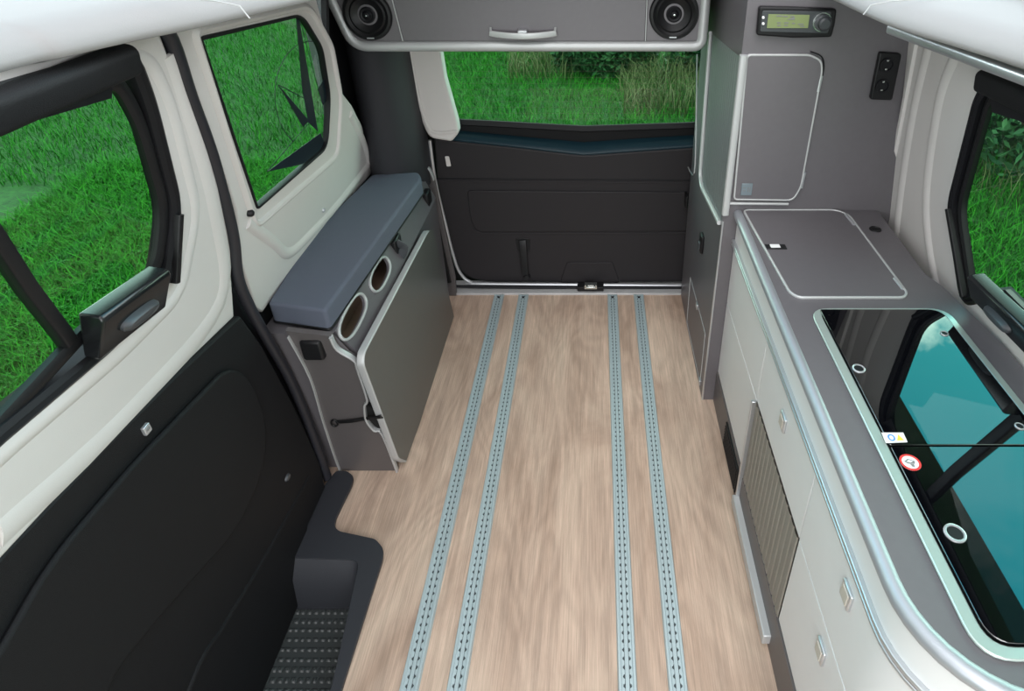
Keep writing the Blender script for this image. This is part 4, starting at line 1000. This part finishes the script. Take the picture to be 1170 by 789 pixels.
shrub('dark leafy shrub outside the window above the worktop', 4.3, 5.6, 1.2, 1.2, 1.4, 9000, 14)

# ================================================================== LIGHT
w = bpy.data.worlds.new('sky'); S.world = w; w.use_nodes = True; nt = w.node_tree; N = nt.nodes.new; Lk = nt.links.new
bg = nt.nodes['Background']; tc = N('ShaderNodeTexCoord'); sp_ = N('ShaderNodeSeparateXYZ'); Lk(tc.outputs['Generated'], sp_.inputs[0])
gr_ = N('ShaderNodeValToRGB'); e = gr_.color_ramp.elements; e[0].position = 0; e[0].color = (.75, .88, .92, 1); e[1].position = .9; e[1].color = (.05, 1.1, 1.8, 1)
k2 = e.new(.45); k2.color = (.30, 2.0, 2.4, 1); Lk(sp_.outputs['Z'], gr_.inputs[0])
nz = N('ShaderNodeTexNoise'); nz.inputs['Scale'].default_value = 5.5; nz.inputs['Detail'].default_value = 8; nz.inputs['Roughness'].default_value = .6; Lk(tc.outputs['Generated'], nz.inputs['Vector'])
cr = N('ShaderNodeValToRGB'); ce = cr.color_ramp.elements; ce[0].position = .50; ce[0].color = (0, 0, 0, 1); ce[1].position = .66; ce[1].color = (1, 1, 1, 1); lowc = N('ShaderNodeMapRange'); lowc.inputs['From Min'].default_value = .64; lowc.inputs['From Max'].default_value = .50; lowc.inputs['To Min'].default_value = -.06; lowc.inputs['To Max'].default_value = .13; Lk(sp_.outputs['Z'], lowc.inputs['Value'])
ad_ = N('ShaderNodeMath'); ad_.operation = 'ADD'; Lk(nz.outputs['Fac'], ad_.inputs[0]); Lk(lowc.outputs[0], ad_.inputs[1]); Lk(ad_.outputs[0], cr.inputs[0])
mx = N('ShaderNodeMix'); mx.data_type = 'RGBA'; Lk(cr.outputs[0], mx.inputs['Factor']); Lk(gr_.outputs[0], mx.inputs['A']); mx.inputs['B'].default_value = (6.0, 6.6, 6.6, 1)
hz_ = N('ShaderNodeMapRange'); hz_.inputs['From Min'].default_value = .38; hz_.inputs['From Max'].default_value = .24
mn_ = N('ShaderNodeMath'); mn_.operation = 'MINIMUM'; ab_ = N('ShaderNodeMath'); ab_.operation = 'ABSOLUTE'; Lk(sp_.outputs['X'], ab_.inputs[0]); Lk(ab_.outputs[0], mn_.inputs[0]); Lk(sp_.outputs['Y'], mn_.inputs[1]); Lk(mn_.outputs[0], hz_.inputs['Value'])
mz = N('ShaderNodeMix'); mz.data_type = 'RGBA'; Lk(hz_.outputs[0], mz.inputs['Factor']); Lk(mx.outputs['Result'], mz.inputs['A']); mz.inputs['B'].default_value = (1.13, 1.13, 1.17, 1)
Lk(mz.outputs['Result'], bg.inputs['Color']); bg.inputs['Strength'].default_value = 1.25
# daylight through the raised roof: a soft sun high above, slightly from the front
su = bpy.data.lights.new('sun', 'SUN'); su.energy = 1.9; su.angle = math.radians(50); su.color = (1, .99, .98)
so = bpy.data.objects.new('sun', su); C.objects.link(so); so.rotation_euler = V((.05, .55, -.82)).to_track_quat('-Z', 'Y').to_euler()

ll = bpy.data.lights.new('cab_fill', 'AREA'); ll.shape = 'RECTANGLE'; ll.size = 1.5; ll.size_y = .9; ll.energy = 24; ll.color = (.95, .985, 1.0)  # added fill light behind the camera, brightens the interior below the roof ledges
lo = bpy.data.objects.new('cab_fill', ll); C.objects.link(lo); lo.location = (0, -1.3, 1.3); lo.rotation_euler = V((0, 1.0, -.12)).to_track_quat('-Z', 'Y').to_euler()

# ================================================================== CAMERA
cam = bpy.data.cameras.new('camera'); co = bpy.data.objects.new('camera', cam); C.objects.link(co)
cam.sensor_fit = 'HORIZONTAL'; cam.sensor_width = 36; cam.lens = F/1170*36
cam.shift_x = -(PX0-585)/1170; cam.shift_y = -(394.5-PY0)/1170
co.location = EYE; co.rotation_euler = (PI/2-TH, 0, 0); cam.clip_start = .02
S.camera = co
S.view_settings.view_transform = 'Standard'; S.view_settings.look = 'None'; S.view_settings.exposure = 0; S.view_settings.gamma = 1; S.view_settings.use_curve_mapping = False
